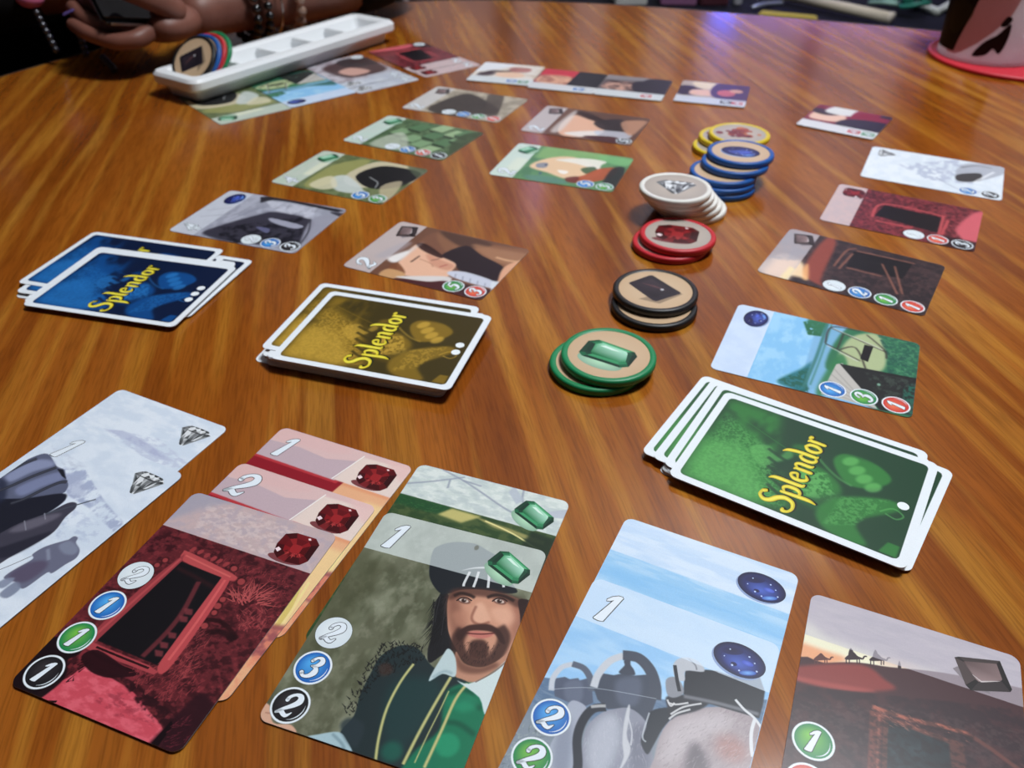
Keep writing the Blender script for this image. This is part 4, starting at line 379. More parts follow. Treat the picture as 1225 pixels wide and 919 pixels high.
'empo':[[96,142,96],6,[["t",[70,116,84],0.7,0,6,5,0.5,[0,0,63,0,63,88,0,88]],["p",[136,176,112],0.8,3,0,[40,20,64,20,64,70,44,70]],["p",[120,180,120],0.8,2.6,1,[59.0,63.1,60.2,87.8,46.5,85.4,48.8,70.7]],["p",[226,192,156],1,1.3,1,[23.4,21.8,41.5,29.3,50.2,46.2,38.0,68.9,21.9,71.4,10.9,54.3,16.7,37.5]],["p",[228,224,214],0.95,0.8,1,[41.1,35.3,50.4,53.9,49.9,70.4,43.2,69.3,34.0,68.1,39.2,51.4]],["p",[64,92,64],0.9,0.8,1,[31.4,57.5,37.9,65.1,30.6,69.0,23.8,63.5]],["p",[172,84,54],0.95,1.04,1,[8.2,53.3,21.0,62.4,35.7,69.5,41.2,81.2,22.7,80.4,8.2,66.1]],["p",[36,38,40],0.9,1.3,1,[38.8,78.0,42.0,86.6,7.1,88.0,8.2,78.8]],["p",[130,136,150],0.9,0.8,1,[29.7,25.4,33.4,32.0,25.2,33.7,23.0,27.7]],["e",[40,50,80],1,0.2,29.7,32.2,1.3,1,0],["e",[50,66,120],1,0.2,13.9,33.2,1.6,0.9,0],["p",[240,236,230],0.9,0.8,1,[23.6,42.8,23.8,50.3,18.8,50.0,18.7,46.3]],["p",[92,134,120],0.8,1.95,1,[6.9,23.7,10.9,41.3,4.6,56.2,-0.6,35.7]],["p",[96,44,40],0.8,1.04,1,[12.4,52.0,17.6,59.7,6.4,61.2,6.4,54.8]],["p",[212,224,218],0.9,0.1,0,[-1,-1,64,-1,64,17.6,-1,17.6]],["p",[222,226,206],0.6,3,0,[10,8,36,8,36,17.6,14,17.6]]]],
'deckG':[[226,232,238],8,[["r",[34,66,46],[3.2,3.2,59.8,84.8,2.2],0],["t",[52,122,58],0.9,4,14,9,0.42,[4,4,59,4,59,26,40,30,20,38,4,36]],["t",[96,172,92],0.8,4,7,7,0.45,[4,4,30,4,34,20,4,34]],["p",[52,122,58],0.75,5,1,[5,6,40,5,48,14,36,26,24,30,12,44,5,44]],["p",[96,172,92],0.55,5,1,[5,8,26,6,30,18,18,30,5,36]],["t",[96,172,92],0.55,3,0.8,0.8,0.5,[5,6,48,6,36,28,6,44]],["p",[96,172,92],0.6,1,1,[28,24,34,22,38,28,33,33,40,35,36,38,28,32,24,30]],["s",[34,66,46],0.8,0.6,1.6,[36,28.0,33,35,31,41]],["s",[34,66,46],0.8,0.6,1.6,[31,29.5,28,36,26,42]],["s",[34,66,46],0.8,0.6,1.6,[26,31.0,23,37,21,43]],["s",[34,66,46],0.8,0.6,1.6,[21,32.5,18,38,16,44]],["s",[34,66,46],0.8,0.6,1.6,[16,34.0,13,39,11,45]],["p",[52,122,58],0.9,2,1,[16,44,30,42,36,48,30,58,20,60,12,54]],["t",[96,172,92],0.8,1,1.2,1.2,0.45,[16,44,32,42,34,52,20,60]],["p",[52,122,58],0.95,1,1,[36,56,44,52,50,56,50,66,44,74,36,70,32,62]],["e",[96,172,92],0.8,0.9,46,58,3.6,2.4,35],["e",[96,172,92],0.8,0.9,42,61.5,3.6,2.4,35],["e",[96,172,92],0.8,0.9,38.5,65,3.6,2.4,35],["e",[96,172,92],0.8,0.9,35.5,69,3.6,2.4,35],["p",[34,66,46],0.7,2,0,[50,54,58,50,59,84,54,84,50,68]],["p",[34,66,46],0.6,4,0,[4,44,14,48,30,64,34,78,30,84,4,84]],["p",[52,122,58],0.9,1.5,1,[4,60,12,54,24,60,32,76,28,80,14,68,4,74]],["t",[96,172,92],0.5,1,1,1,0.5,[6,58,24,60,32,76,12,68]],["p",[34,66,46],0.85,0.8,0,[12,72,22,76,20,84,8,84]],["p",[52,122,58],0.9,0.6,0,[4,78,10,80,10,84,4,84]],["s",[96,172,92],0.5,0.3,0.6,[40,40,30,44,24,50]],["s",[52,122,58],0.7,0.2,0.4,[50,10,44,24,40,34]],["s",[96,172,92],0.6,0.3,0.7,[24,74,28,78,26,82,23,80,24,76]],["s",[96,172,92],0.45,0.6,1.2,[46,44,40,48,34,56,32,62]],["p",[52,122,58],0.6,1.5,1,[38,38,44,36,46,42,40,46]],["p",[228,234,240],1,0,0,[-1,-1,64,-1,64,3.2,-1,3.2]],["p",[228,234,240],1,0,0,[-1,84.8,64,84.8,64,89,-1,89]],["p",[228,234,240],1,0,0,[-1,-1,3.2,-1,3.2,89,-1,89]],["p",[228,234,240],1,0,0,[59.8,-1,64,-1,64,89,59.8,89]],["p",[228,234,240],1,0,0,[3.2,3.2,5.2,3.2,3.8000000000000003,3.8000000000000003,3.2,5.2]],["p",[228,234,240],1,0,0,[59.8,3.2,57.8,3.2,59.199999999999996,3.8000000000000003,59.8,5.2]],["p",[228,234,240],1,0,0,[3.2,84.8,5.2,84.8,3.8000000000000003,84.2,3.2,82.8]],["p",[228,234,240],1,0,0,[59.8,84.8,57.8,84.8,59.199999999999996,84.2,59.8,82.8]]]],
'deckY':[[226,232,238],8,[["r",[62,52,20],[3.2,3.2,59.8,84.8,2.2],0],["t",[132,104,32],0.9,4,14,9,0.42,[4,4,59,4,59,26,40,30,20,38,4,36]],["t",[196,158,62],0.8,4,7,7,0.45,[4,4,30,4,34,20,4,34]],["p",[132,104,32],0.75,5,1,[5,6,40,5,48,14,36,26,24,30,12,44,5,44]],["p",[196,158,62],0.55,5,1,[5,8,26,6,30,18,18,30,5,36]],["t",[196,158,62],0.55,3,0.8,0.8,0.5,[5,6,48,6,36,28,6,44]],["p",[196,158,62],0.6,1,1,[28,24,34,22,38,28,33,33,40,35,36,38,28,32,24,30]],["s",[62,52,20],0.8,0.6,1.6,[36,28.0,33,35,31,41]],["s",[62,52,20],0.8,0.6,1.6,[31,29.5,28,36,26,42]],["s",[62,52,20],0.8,0.6,1.6,[26,31.0,23,37,21,43]],["s",[62,52,20],0.8,0.6,1.6,[21,32.5,18,38,16,44]],["s",[62,52,20],0.8,0.6,1.6,[16,34.0,13,39,11,45]],["p",[132,104,32],0.9,2,1,[16,44,30,42,36,48,30,58,20,60,12,54]],["t",[196,158,62],0.8,1,1.2,1.2,0.45,[16,44,32,42,34,52,20,60]],["p",[132,104,32],0.95,1,1,[36,56,44,52,50,56,50,66,44,74,36,70,32,62]],["e",[196,158,62],0.8,0.9,46,58,3.6,2.4,35],["e",[196,158,62],0.8,0.9,42,61.5,3.6,2.4,35],["e",[196,158,62],0.8,0.9,38.5,65,3.6,2.4,35],["e",[196,158,62],0.8,0.9,35.5,69,3.6,2.4,35],["p",[62,52,20],0.7,2,0,[50,54,58,50,59,84,54,84,50,68]],["p",[62,52,20],0.6,4,0,[4,44,14,48,30,64,34,78,30,84,4,84]],["p",[132,104,32],0.9,1.5,1,[4,60,12,54,24,60,32,76,28,80,14,68,4,74]],["t",[196,158,62],0.5,1,1,1,0.5,[6,58,24,60,32,76,12,68]],["p",[62,52,20],0.85,0.8,0,[12,72,22,76,20,84,8,84]],["p",[132,104,32],0.9,0.6,0,[4,78,10,80,10,84,4,84]],["s",[196,158,62],0.5,0.3,0.6,[40,40,30,44,24,50]],["s",[132,104,32],0.7,0.2,0.4,[50,10,44,24,40,34]],["s",[196,158,62],0.6,0.3,0.7,[24,74,28,78,26,82,23,80,24,76]],["s",[196,158,62],0.45,0.6,1.2,[46,44,40,48,34,56,32,62]],["p",[132,104,32],0.6,1.5,1,[38,38,44,36,46,42,40,46]],["p",[228,234,240],1,0,0,[-1,-1,64,-1,64,3.2,-1,3.2]],["p",[228,234,240],1,0,0,[-1,84.8,64,84.8,64,89,-1,89]],["p",[228,234,240],1,0,0,[-1,-1,3.2,-1,3.2,89,-1,89]],["p",[228,234,240],1,0,0,[59.8,-1,64,-1,64,89,59.8,89]],["p",[228,234,240],1,0,0,[3.2,3.2,5.2,3.2,3.8000000000000003,3.8000000000000003,3.2,5.2]],["p",[228,234,240],1,0,0,[59.8,3.2,57.8,3.2,59.199999999999996,3.8000000000000003,59.8,5.2]],["p",[228,234,240],1,0,0,[3.2,84.8,5.2,84.8,3.8000000000000003,84.2,3.2,82.8]],["p",[228,234,240],1,0,0,[59.8,84.8,57.8,84.8,59.199999999999996,84.2,59.8,82.8]]]],
'deckB':[[226,232,238],8,[["r",[14,28,58],[3.2,3.2,59.8,84.8,2.2],0],["t",[18,74,138],0.9,4,14,9,0.42,[4,4,59,4,59,26,40,30,20,38,4,36]],["t",[40,116,186],0.8,4,7,7,0.45,[4,4,30,4,34,20,4,34]],["p",[18,74,138],0.75,5,1,[5,6,40,5,48,14,36,26,24,30,12,44,5,44]],["p",[40,116,186],0.55,5,1,[5,8,26,6,30,18,18,30,5,36]],["t",[40,116,186],0.55,3,0.8,0.8,0.5,[5,6,48,6,36,28,6,44]],["p",[40,116,186],0.6,1,1,[28,24,34,22,38,28,33,33,40,35,36,38,28,32,24,30]],["s",[14,28,58],0.8,0.6,1.6,[36,28.0,33,35,31,41]],["s",[14,28,58],0.8,0.6,1.6,[31,29.5,28,36,26,42]],["s",[14,28,58],0.8,0.6,1.6,[26,31.0,23,37,21,43]],["s",[14,28,58],0.8,0.6,1.6,[21,32.5,18,38,16,44]],["s",[14,28,58],0.8,0.6,1.6,[16,34.0,13,39,11,45]],["p",[18,74,138],0.9,2,1,[16,44,30,42,36,48,30,58,20,60,12,54]],["t",[40,116,186],0.8,1,1.2,1.2,0.45,[16,44,32,42,34,52,20,60]],["p",[18,74,138],0.95,1,1,[36,56,44,52,50,56,50,66,44,74,36,70,32,62]],["e",[40,116,186],0.8,0.9,46,58,3.6,2.4,35],["e",[40,116,186],0.8,0.9,42,61.5,3.6,2.4,35],["e",[40,116,186],0.8,0.9,38.5,65,3.6,2.4,35],["e",[40,116,186],0.8,0.9,35.5,69,3.6,2.4,35],["p",[14,28,58],0.7,2,0,[50,54,58,50,59,84,54,84,50,68]],["p",[14,28,58],0.6,4,0,[4,44,14,48,30,64,34,78,30,84,4,84]],["p",[18,74,138],0.9,1.5,1,[4,60,12,54,24,60,32,76,28,80,14,68,4,74]],["t",[40,116,186],0.5,1,1,1,0.5,[6,58,24,60,32,76,12,68]],["p",[14,28,58],0.85,0.8,0,[12,72,22,76,20,84,8,84]],["p",[18,74,138],0.9,0.6,0,[4,78,10,80,10,84,4,84]],["s",[40,116,186],0.5,0.3,0.6,[40,40,30,44,24,50]],["s",[18,74,138],0.7,0.2,0.4,[50,10,44,24,40,34]],["s",[40,116,186],0.6,0.3,0.7,[24,74,28,78,26,82,23,80,24,76]],["s",[40,116,186],0.45,0.6,1.2,[46,44,40,48,34,56,32,62]],["p",[18,74,138],0.6,1.5,1,[38,38,44,36,46,42,40,46]],["p",[228,234,240],1,0,0,[-1,-1,64,-1,64,3.2,-1,3.2]],["p",[228,234,240],1,0,0,[-1,84.8,64,84.8,64,89,-1,89]],["p",[228,234,240],1,0,0,[-1,-1,3.2,-1,3.2,89,-1,89]],["p",[228,234,240],1,0,0,[59.8,-1,64,-1,64,89,59.8,89]],["p",[228,234,240],1,0,0,[3.2,3.2,5.2,3.2,3.8000000000000003,3.8000000000000003,3.2,5.2]],["p",[228,234,240],1,0,0,[59.8,3.2,57.8,3.2,59.199999999999996,3.8000000000000003,59.8,5.2]],["p",[228,234,240],1,0,0,[3.2,84.8,5.2,84.8,3.8000000000000003,84.2,3.2,82.8]],["p",[228,234,240],1,0,0,[59.8,84.8,57.8,84.8,59.199999999999996,84.2,59.8,82.8]]]],
'nobA':[[196,178,160],4,[["t",[226,222,216],0.8,0,9,9,0.45,[0,0,61,0,61,61,0,61]],["p",[224,226,232],1,1.6,1,[30,-2,62,-2,62,30,44,22]],["s",[44,34,44],1,0.6,5,[24,8,34,16,36,30,48,36]],["p",[226,190,164],1,1.4,1,[20,24,32,22,36,40,26,50,18,40]],["p",[170,110,104],0.9,1.4,1,[36,34,50,30,52,48,40,50]],["p",[60,44,50],0.9,1.6,1,[17,6,28,6,30,20,20,18]],["p",[206,212,216],0.95,0.2,0,[-1,-1,17,-1,17,62,-1,62]]]],
'nobB':[[150,60,66],4,[["p",[196,54,70],1,0.6,0,[42,-1,62,-1,62,40,42,36]],["p",[218,168,140],1,1.6,1,[18,4,40,4,42,30,18,34]],["t",[140,80,70],0.7,0.5,4,5,0.5,[18,4,42,4,42,36,18,36]],["p",[30,32,40],1,0.6,0,[17,32,62,34,62,62,17,62]],["p",[206,212,216],0.95,0.2,0,[-1,-1,17,-1,17,62,-1,62]]]],
'nobC':[[96,84,88],4,[["p",[196,152,136],1,1.6,1,[20,4,40,6,42,30,20,34]],["t",[60,44,48],0.9,0.5,5,5,0.48,[18,2,46,2,46,44,18,44]],["p",[38,34,46],1,1.6,1,[17,34,50,30,62,62,17,62]],["p",[140,136,140],0.8,1,0,[46,-1,62,-1,62,40,50,36]],["p",[206,212,216],0.95,0.2,0,[-1,-1,17,-1,17,62,-1,62]]]],
'nobD':[[176,160,150],4,[["p",[48,34,48],1,1.4,1,[20,2,44,-2,46,14,36,22,24,22]],["p",[222,178,158],1,1.4,1,[22,12,36,12,38,28,24,32]],["p",[226,206,176],0.9,1.6,1,[42,16,60,10,58,32,44,34]],["p",[70,44,80],1,1.6,1,[17,36,36,28,62,34,62,62,17,62]],["e",[186,92,96],1,0.6,34,42,9,8,0],["e",[214,160,130],0.9,0.6,42,50,5,6,0],["p",[196,200,212],0.95,0.2,0,[-1,-1,17,-1,17,62,-1,62]]]],
'nobE':[[120,30,46],4,[["p",[226,186,166],1,1.4,1,[22,4,42,4,44,24,36,30,24,26]],["p",[48,34,36],1,1.4,1,[40,0,50,2,46,24,36,14]],["p",[214,214,214],1,1.4,1,[44,10,62,14,62,34,44,32]],["p",[132,24,46],1,1.6,1,[36,34,62,34,62,56,40,56]],["p",[36,32,44],1,1.6,1,[17,28,34,30,42,48,40,62,17,62]],["p",[36,32,44],1,1,0,[54,52,62,52,62,62,54,62]],["p",[216,220,224],0.95,0.2,0,[-1,-1,17,-1,17,62,-1,62]]]],
'opW':[[150,138,146],4,[["t",[200,198,206],0.8,0,8,6,0.5,[0,0,63,0,63,88,0,88]],["p",[70,48,48],0.95,3.2,1,[4,30,40,24,52,40,50,70,10,74]],["p",[206,160,146],0.95,1.6,1,[20,34,40,30,46,48,30,54]],["p",[46,38,42],0.9,1.6,1,[2,50,30,56,30,80,0,80]],["p",[206,212,220],0.95,0.2,0,[-1,-1,64,-1,64,18,-1,18]],["t",[168,174,190],0.7,0.5,9,2,0.5,[0,0,63,0,63,18,0,18]],["p",[176,180,192],0.9,1,0,[0,18,30,18,30,24,0,24]]]]}
POSE = {"riv":[145.38,315.44,0,65.1],"onyx":[190.25,400.23,0,57.59],"red3":[244.74,468.58,0,60.79],"whi4":[293.14,538.19,0,62.64],"port2":[-42.5,413.01,0,64.56],"empo":[35.81,548.23,0,69.8],"onpo":[58.91,633.06,0,68.35],"sap4":[-156.62,462.26,0,70.12],"embr":[-111.1,531.09,0,65.49],"emst":[-74.87,606.48,0,62.75],"ontr":[-38.77,683.83,0,65.84],"redF":[-108.05,171.0,0.72,-20.73],"red2":[-97.22,187.48,0.36,-23.29],"red1":[-85.71,209.89,0,-23.46],"grnF":[-31.08,161.52,0.36,-18.4],"grnB":[-22.44,187.72,0,-20.06],"sapB":[51.89,157.33,0,-25.9],"sapF":[37.86,128.81,0.36,-25.92],"onyF":[112.85,122.78,0,-23.58],"whiB":[-167.56,236.16,0,-26.0],"whiF":[-177.43,208.29,0.36,-27.14],"nobA":[-5.16,767.16,0,73.56],"nobD":[173.38,708.84,0,72.0],"nobE":[264.9,639.44,0,55.17],"nobB":[50.5,744.8,0,71.6],"nobC":[107.2,725.9,0,71.6],"oppE":[-234,686,0,-140],"oppS":[-187,726,0.36,-140],"oppW":[-136,764,0,-140],"oppW2":[-147,777,0.36,-141],"oppR":[-81,811,0,-142],"oppR2":[-92,824,0.36,-143]}
DECK = {"deckG":{"cards":[[112.0,238.18,57.48],[112.6,238.01,56.89],[112.47,238.09,57.38],[120.6,234.6,53.6],[112.74,237.37,57.03],[113.12,237.6,57.38],[113.75,237.24,57.24],[113.44,237.25,56.2],[106.2,245.4,56],[109.9,242.2,56.4],[113.6,239.2,58],[114.6,232.4,57.4]],"labels":{"3":"green backed card poking out at the right end of the deck","8":"green backed card sticking out farthest left under the deck","9":"green backed card second from the left edge of the deck","10":"green backed card directly under the top green card","11":"top green card lettered Splendor with one dot"}},"deckY":{"cards":[[-71,329,73.5],[-63.93,325.26,73.1],[-64.03,325.6,73.35],[-64.17,324.94,73.73],[-64.65,325.01,73.66],[-63.98,325.15,73.61],[-64.74,325.79,73.76],[-64.84,325.9,73.65],[-64.28,325.88,73.29],[-64.19,325.95,72.76],[-64.08,325.37,73.37],[-64.92,325.74,73.07],[-64.05,325.23,73.5],[-64.62,325.64,72.91],[-64.88,325.8,73.8],[-66,326.5,74],[-63.42,324.51,72.73],[-63.08,323.6,73.94],[-63.35,324.13,73.95],[-67,330.6,73.8],[-60.6,321.6,73.6]],"labels":{"0":"lowest yellow backed card sticking out at the left of the deck","15":"yellow backed card just below the upper two of the deck","19":"yellow backed card offset to the left under the top yellow card","20":"top yellow card lettered Splendor with two dots"}},"deckB":{"cards":[[-213.5,389.6,76],[-205.66,386.35,75.29],[-206.16,385.5,75.51],[-197.5,389.8,73.6],[-205.34,385.43,75.4],[-213.4,391.4,75.4],[-216.5,400.0,74.8],[-204.24,380.99,76.36],[-202.6,377,76.0]],"labels":{"0":"lowest blue backed card at the left of the deck","3":"blue backed card poking out at the right end of the deck","5":"blue backed card under the second blue card","6":"second blue card with most of its lettering covered","8":"top blue card lettered Splendor with three dots"}}}
MM = 0.001
CT = 0.34 * MM
EDGE = mat('card_edge', (150, 148, 146), .7)
WHITE_EDGE = mat('card_edge_white', (206, 208, 210), .7)
IMG = {}
def face_mat(n, w=63.0, h=88.0):
    if n not in IMG:
        b, ppm, ops = ART[n]; IMG[n] = print_mat('face_' + n, paint(n, b, ppm, ops, w, h))
    return IMG[n]
def slab_me(name, w, h, t, r, fm, em):
    P = []
    for cx, cy, a0 in ((w / 2 - r, h / 2 - r, 0), (-w / 2 + r, h / 2 - r, 90), (-w / 2 + r, -h / 2 + r, 180), (w / 2 - r, -h / 2 + r, 270)):
        for k in range(7): a = R(a0 + 15 * k); P.append((cx + r * math.cos(a), cy + r * math.sin(a)))
    n = len(P); v = [(x, y, 0) for x, y in P] + [(x, y, t) for x, y in P]
    f = [tuple(range(n, 2 * n)), tuple(range(n - 1, -1, -1))] + [(k, (k + 1) % n, n + (k + 1) % n, n + k) for k in range(n)]
    me = mesh(name, v, f); me.materials.append(fm); me.materials.append(em)
    for i, p in enumerate(me.polygons): p.material_index = 0 if i == 0 else 1
    uv = me.uv_layers.new(name='UVMap')
    for l in me.loops: q = me.vertices[l.vertex_index].co; uv.data[l.index].uv = (q.x / w + .5, q.y / h + .5)
    return me
_cm = {}
def card_me(art, w=63.0, h=88.0, r=3.2, back=False):
    if art not in _cm: _cm[art] = slab_me('card', w * MM, h * MM, CT, r * MM, face_mat(art, w, h), WHITE_EDGE if back else EDGE)
    return _cm[art]
def at(o, x, y, z, deg, tilt=(0, 0)):
    o.location = (x * MM, y * MM, z * MM); o.rotation_euler = (R(tilt[0]), R(tilt[1]), R(deg)); return o
def child(name, me, root, a, b, z=0.02, rot=0, sc=1.0):
    o = obj(name, me, root); o.location = ((a - 31.5) * MM, (44 - b) * MM, CT + z * MM); o.rotation_euler = (0, 0, R(rot)); o.scale = (sc, sc, sc); return o
def development_card(art, pose, label, group=None, gem=None, points=None, costs=(), name='development_card'):
    o = obj(name, card_me(art)); at(o, *pose); tag(o, label, 'card', group)
    if gem: child('gem_symbol', GEM[gem], o, 52.3, 10.9, .03)
    if points: child('point_numeral', numeral_me(points, 13.0, True), o, 8.9, 10.2, .02)
    for i, (c, d) in enumerate(costs):
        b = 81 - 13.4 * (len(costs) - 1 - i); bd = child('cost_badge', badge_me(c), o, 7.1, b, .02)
        nm = obj('cost_numeral', numeral_me(d, 8.0, False), bd); nm.location = (0, 0, .045 * MM)
    return o
def deck_card(art, pose, label, group, dots, full=True):
    o = obj('deck_card', card_me(art, back=True)); at(o, *pose); tag(o, label, 'card', group)
    if full:
        child('title_lettering', TITLE, o, 31.5, 44, .02)
        for i in range(dots): child('level_dot', DOT, o, 31.5 + 6 * (i - (dots - 1) / 2), 80.8, .02)
    return o

# ------------------------------------------------------------------ materials
BLACK = mat('black_cloth', (13, 13, 15), .9, spec=.2); grain(BLACK, 60, (10, 10, 12), (18, 18, 20), bump=.3)
SKIN = mat('skin', (118, 74, 62), .5, sub=.08); SKIN.node_tree.nodes['Principled BSDF'].inputs['Subsurface Radius'].default_value = (.01, .004, .002)
grain(SKIN, 25, (108, 66, 55), (126, 80, 67))
HAIR = mat('dark_hair', (22, 16, 14), .5)

def wood():
    m = bpy.data.materials.new('varnished_ribbon_wood'); m.use_nodes = True; nt = m.node_tree; N = nt.nodes.new; K = nt.links.new
    b = nt.nodes['Principled BSDF']
    tc = N('ShaderNodeTexCoord'); mp = N('ShaderNodeMapping'); mp.inputs['Rotation'].default_value = (0, 0, R(-11)); K(tc.outputs['Object'], mp.inputs['Vector'])
    def noise(sx, sy, det, dist, rough=.55):
        q = N('ShaderNodeMapping'); q.inputs['Scale'].default_value = (sx, sy, 1); K(mp.outputs['Vector'], q.inputs['Vector'])
        n = N('ShaderNodeTexNoise'); n.inputs['Scale'].default_value = 1; n.inputs['Detail'].default_value = det; n.inputs['Roughness'].default_value = rough; n.inputs['Distortion'].default_value = dist
        K(q.outputs['Vector'], n.inputs['Vector']); return n.outputs['Fac']
    def ramp(src, stops):
        r = N('ShaderNodeValToRGB'); e = r.color_ramp.elements
        while len(e) < len(stops): e.new(.5)
        for i, (p, c) in enumerate(stops): e[i].position = p; e[i].color = L3(c)
        K(src, r.inputs['Fac']); return r.outputs['Color']
    def mix(a, c, fac, mode='MIX'):
        x = N('ShaderNodeMix'); x.data_type = 'RGBA'; x.blend_type = mode; x.clamp_result = True
        if hasattr(fac, 'links'): K(fac, x.inputs[0])
        else: x.inputs[0].default_value = fac
        K(a, x.inputs[6]); K(c, x.inputs[7]); return x.outputs[2]
    base = ramp(noise(30, 2.6, 2, .3), [(.30, (122, 61, 15)), (.48, (142, 76, 20)), (.66, (156, 89, 27))])
    rib = noise(108, 5.2, 1.4, .10, .4)
    ribm = ramp(rib, [(.50, (0, 0, 0)), (.68, (188, 188, 188))])
    gold = ramp(noise(40, 9, 2, 0), [(.3, (184, 124, 38)), (.7, (202, 144, 54))])
    c1 = mix(base, gold, ribm)
    dark = ramp(noise(120, 6, 2, .12), [(.52, (0, 0, 0)), (.78, (190, 190, 190))]); dk = N('ShaderNodeRGB'); dk.outputs[0].default_value = L3((108, 54, 14))
    c2 = mix(c1, dk.outputs[0], dark)
    pores = ramp(noise(1400, 60, 2, 0), [(.35, (150, 140, 130)), (.55, (255, 255, 255))]); c3 = mix(c2, pores, .35, 'MULTIPLY')
    K(c3, b.inputs['Base Color'])
    b.inputs['Specular IOR Level'].default_value = .45
    sm = N('ShaderNodeTexNoise'); sm.inputs['Scale'].default_value = 9; K(tc.outputs['Object'], sm.inputs['Vector'])
    rr = N('ShaderNodeMapRange'); rr.inputs[3].default_value = .14; rr.inputs[4].default_value = .20; K(sm.outputs['Fac'], rr.inputs[0]); K(rr.outputs[0], b.inputs['Roughness'])
    bp = N('ShaderNodeBump'); bp.inputs['Strength'].default_value = .06; bp.inputs['Distance'].default_value = .0004; K(noise(500, 30, 2, 0), bp.inputs['Height']); K(bp.outputs['Normal'], b.inputs['Normal'])
    return m

# ------------------------------------------------------------------ the room
def struct(name, me, m, loc=(0, 0, 0)):
    o = obj(name, me, None, m); o.location = loc; o['kind'] = 'structure'; return o
FL = grain(mat('floor_boards', (58, 46, 40), .5), 6, (48, 38, 34), (70, 56, 48))
struct('floor', box_me('floor', 6.4, 6.4, .05), FL, (.2, .5, -.775))
WALL = grain(mat('lilac_grey_plaster', (186, 178, 184), .8), 8, (178, 170, 176), (196, 188, 192))
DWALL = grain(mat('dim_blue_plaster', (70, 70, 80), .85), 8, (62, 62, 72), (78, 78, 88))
struct('wall_back', box_me('wall_back', 6.4, .06, 2.6), WALL, (.2, 3.03, .55))
struct('wall_left', box_me('wall_left', .06, 6.4, 2.6), DWALL, (-2.4, .5, .55))
struct('wall_right', box_me('wall_right', .06, 6.4, 2.6), DWALL, (3.2, .5, .55))
struct('wall_front', box_me('wall_front', 6.4, .06, 2.6), DWALL, (.2, -2.1, .55))
struct('ceiling', box_me('ceiling', 6.4, 6.4, .05), grain(mat('white_ceiling', (205, 205, 205), .9), 5, (200, 200, 200), (210, 210, 210)), (.2, .5, 1.85))
POST = grain(mat('dark_wall_post', (44, 30, 28), .6), 12, (38, 26, 24), (52, 36, 32))
for i, (x, w) in enumerate(((-.62, .5), (-.02, .05), (.16, .1), (.40, .13), (.62, .05), (1.05, .05), (1.5, .2))):
    struct('trim_%d' % (i + 1), box_me('trim', w, .03, 2.3), POST, (x, 2.985, .45))

# ------------------------------------------------------------------ the table
def table():
    root = bpy.data.objects.new('table', None); C.objects.link(root); root.location = (0, 0, -.745)
    tag(root, 'large oval wooden table with glossy streaky orange-brown top and dark rim', 'table')
    cx, cy, a, b, n, rot = .0689, .3144, .668, .7115, 3.0, -.370
    P = []
    for k in range(160):
        t = 2 * math.pi * k / 160; c, s = math.cos(t), math.sin(t)
        u = a * math.copysign(abs(c) ** (2 / n), c); v = b * math.copysign(abs(s) ** (2 / n), s)
        P.append((cx + u * math.cos(rot) - v * math.sin(rot), cy + u * math.sin(rot) + v * math.cos(rot)))
    def ring(name, off, z0, z1, m, bev=0):
        bm = bmesh.new(); Q = []
        for i in range(len(P)):
            p, q = Vector(P[i - 1]), Vector(P[(i + 1) % len(P)]); d = (q - p).normalized(); Q.append((P[i][0] + d.y * off, P[i][1] - d.x * off))
        f = bm.faces.new([bm.verts.new((x, y, z1)) for x, y in Q]); e = bmesh.ops.extrude_face_region(bm, geom=[f])
        bmesh.ops.translate(bm, vec=(0, 0, z0 - z1), verts=[g for g in e['geom'] if isinstance(g, bmesh.types.BMVert)])
        bmesh.ops.recalc_face_normals(bm, faces=bm.faces[:])
        return obj(name, bmesh_to(name, bm), root, m)
    ring('tabletop', 0, .720, .745, wood())
    # rim: a rounded band round the edge
    v = []; f = []; prof = [(0.0, .7446), (.003, .7452), (.006, .742), (.008, .735), (.008, .715), (0.0, .712)]
    for i in range(len(P)):
        p, q = Vector(P[i - 1]), Vector(P[(i + 1) % len(P)]); d = (q - p).normalized()
        for o_, z in prof: v.append((P[i][0] + d.y * o_, P[i][1] - d.x * o_, z))
    k = len(prof)
    for i in range(len(P)):
        j = (i + 1) % len(P)
        for q in range(k): f.append((i * k + q, j * k + q, j * k + (q + 1) % k, i * k + (q + 1) % k))
    obj('edge_band', mesh('edge_band', v, f, True), root, grain(mat('dark_rim', (34, 32, 32), .35), 30, (30, 28, 28), (40, 38, 38)))
    lw = grain(mat('dark_table_leg', (60, 34, 20), .5), 20, (52, 28, 16), (70, 40, 24))
    for sx, sy in ((1, 1), (1, -1), (-1, 1), (-1, -1)):
        l = obj('leg', box_me('leg', .06, .06, .720, .006, base=True), root, lw)
        u, w = sx * .40, sy * .43; l.location = (cx + u * math.cos(rot) - w * math.sin(rot), cy + u * math.sin(rot) + w * math.cos(rot), 0)
table()
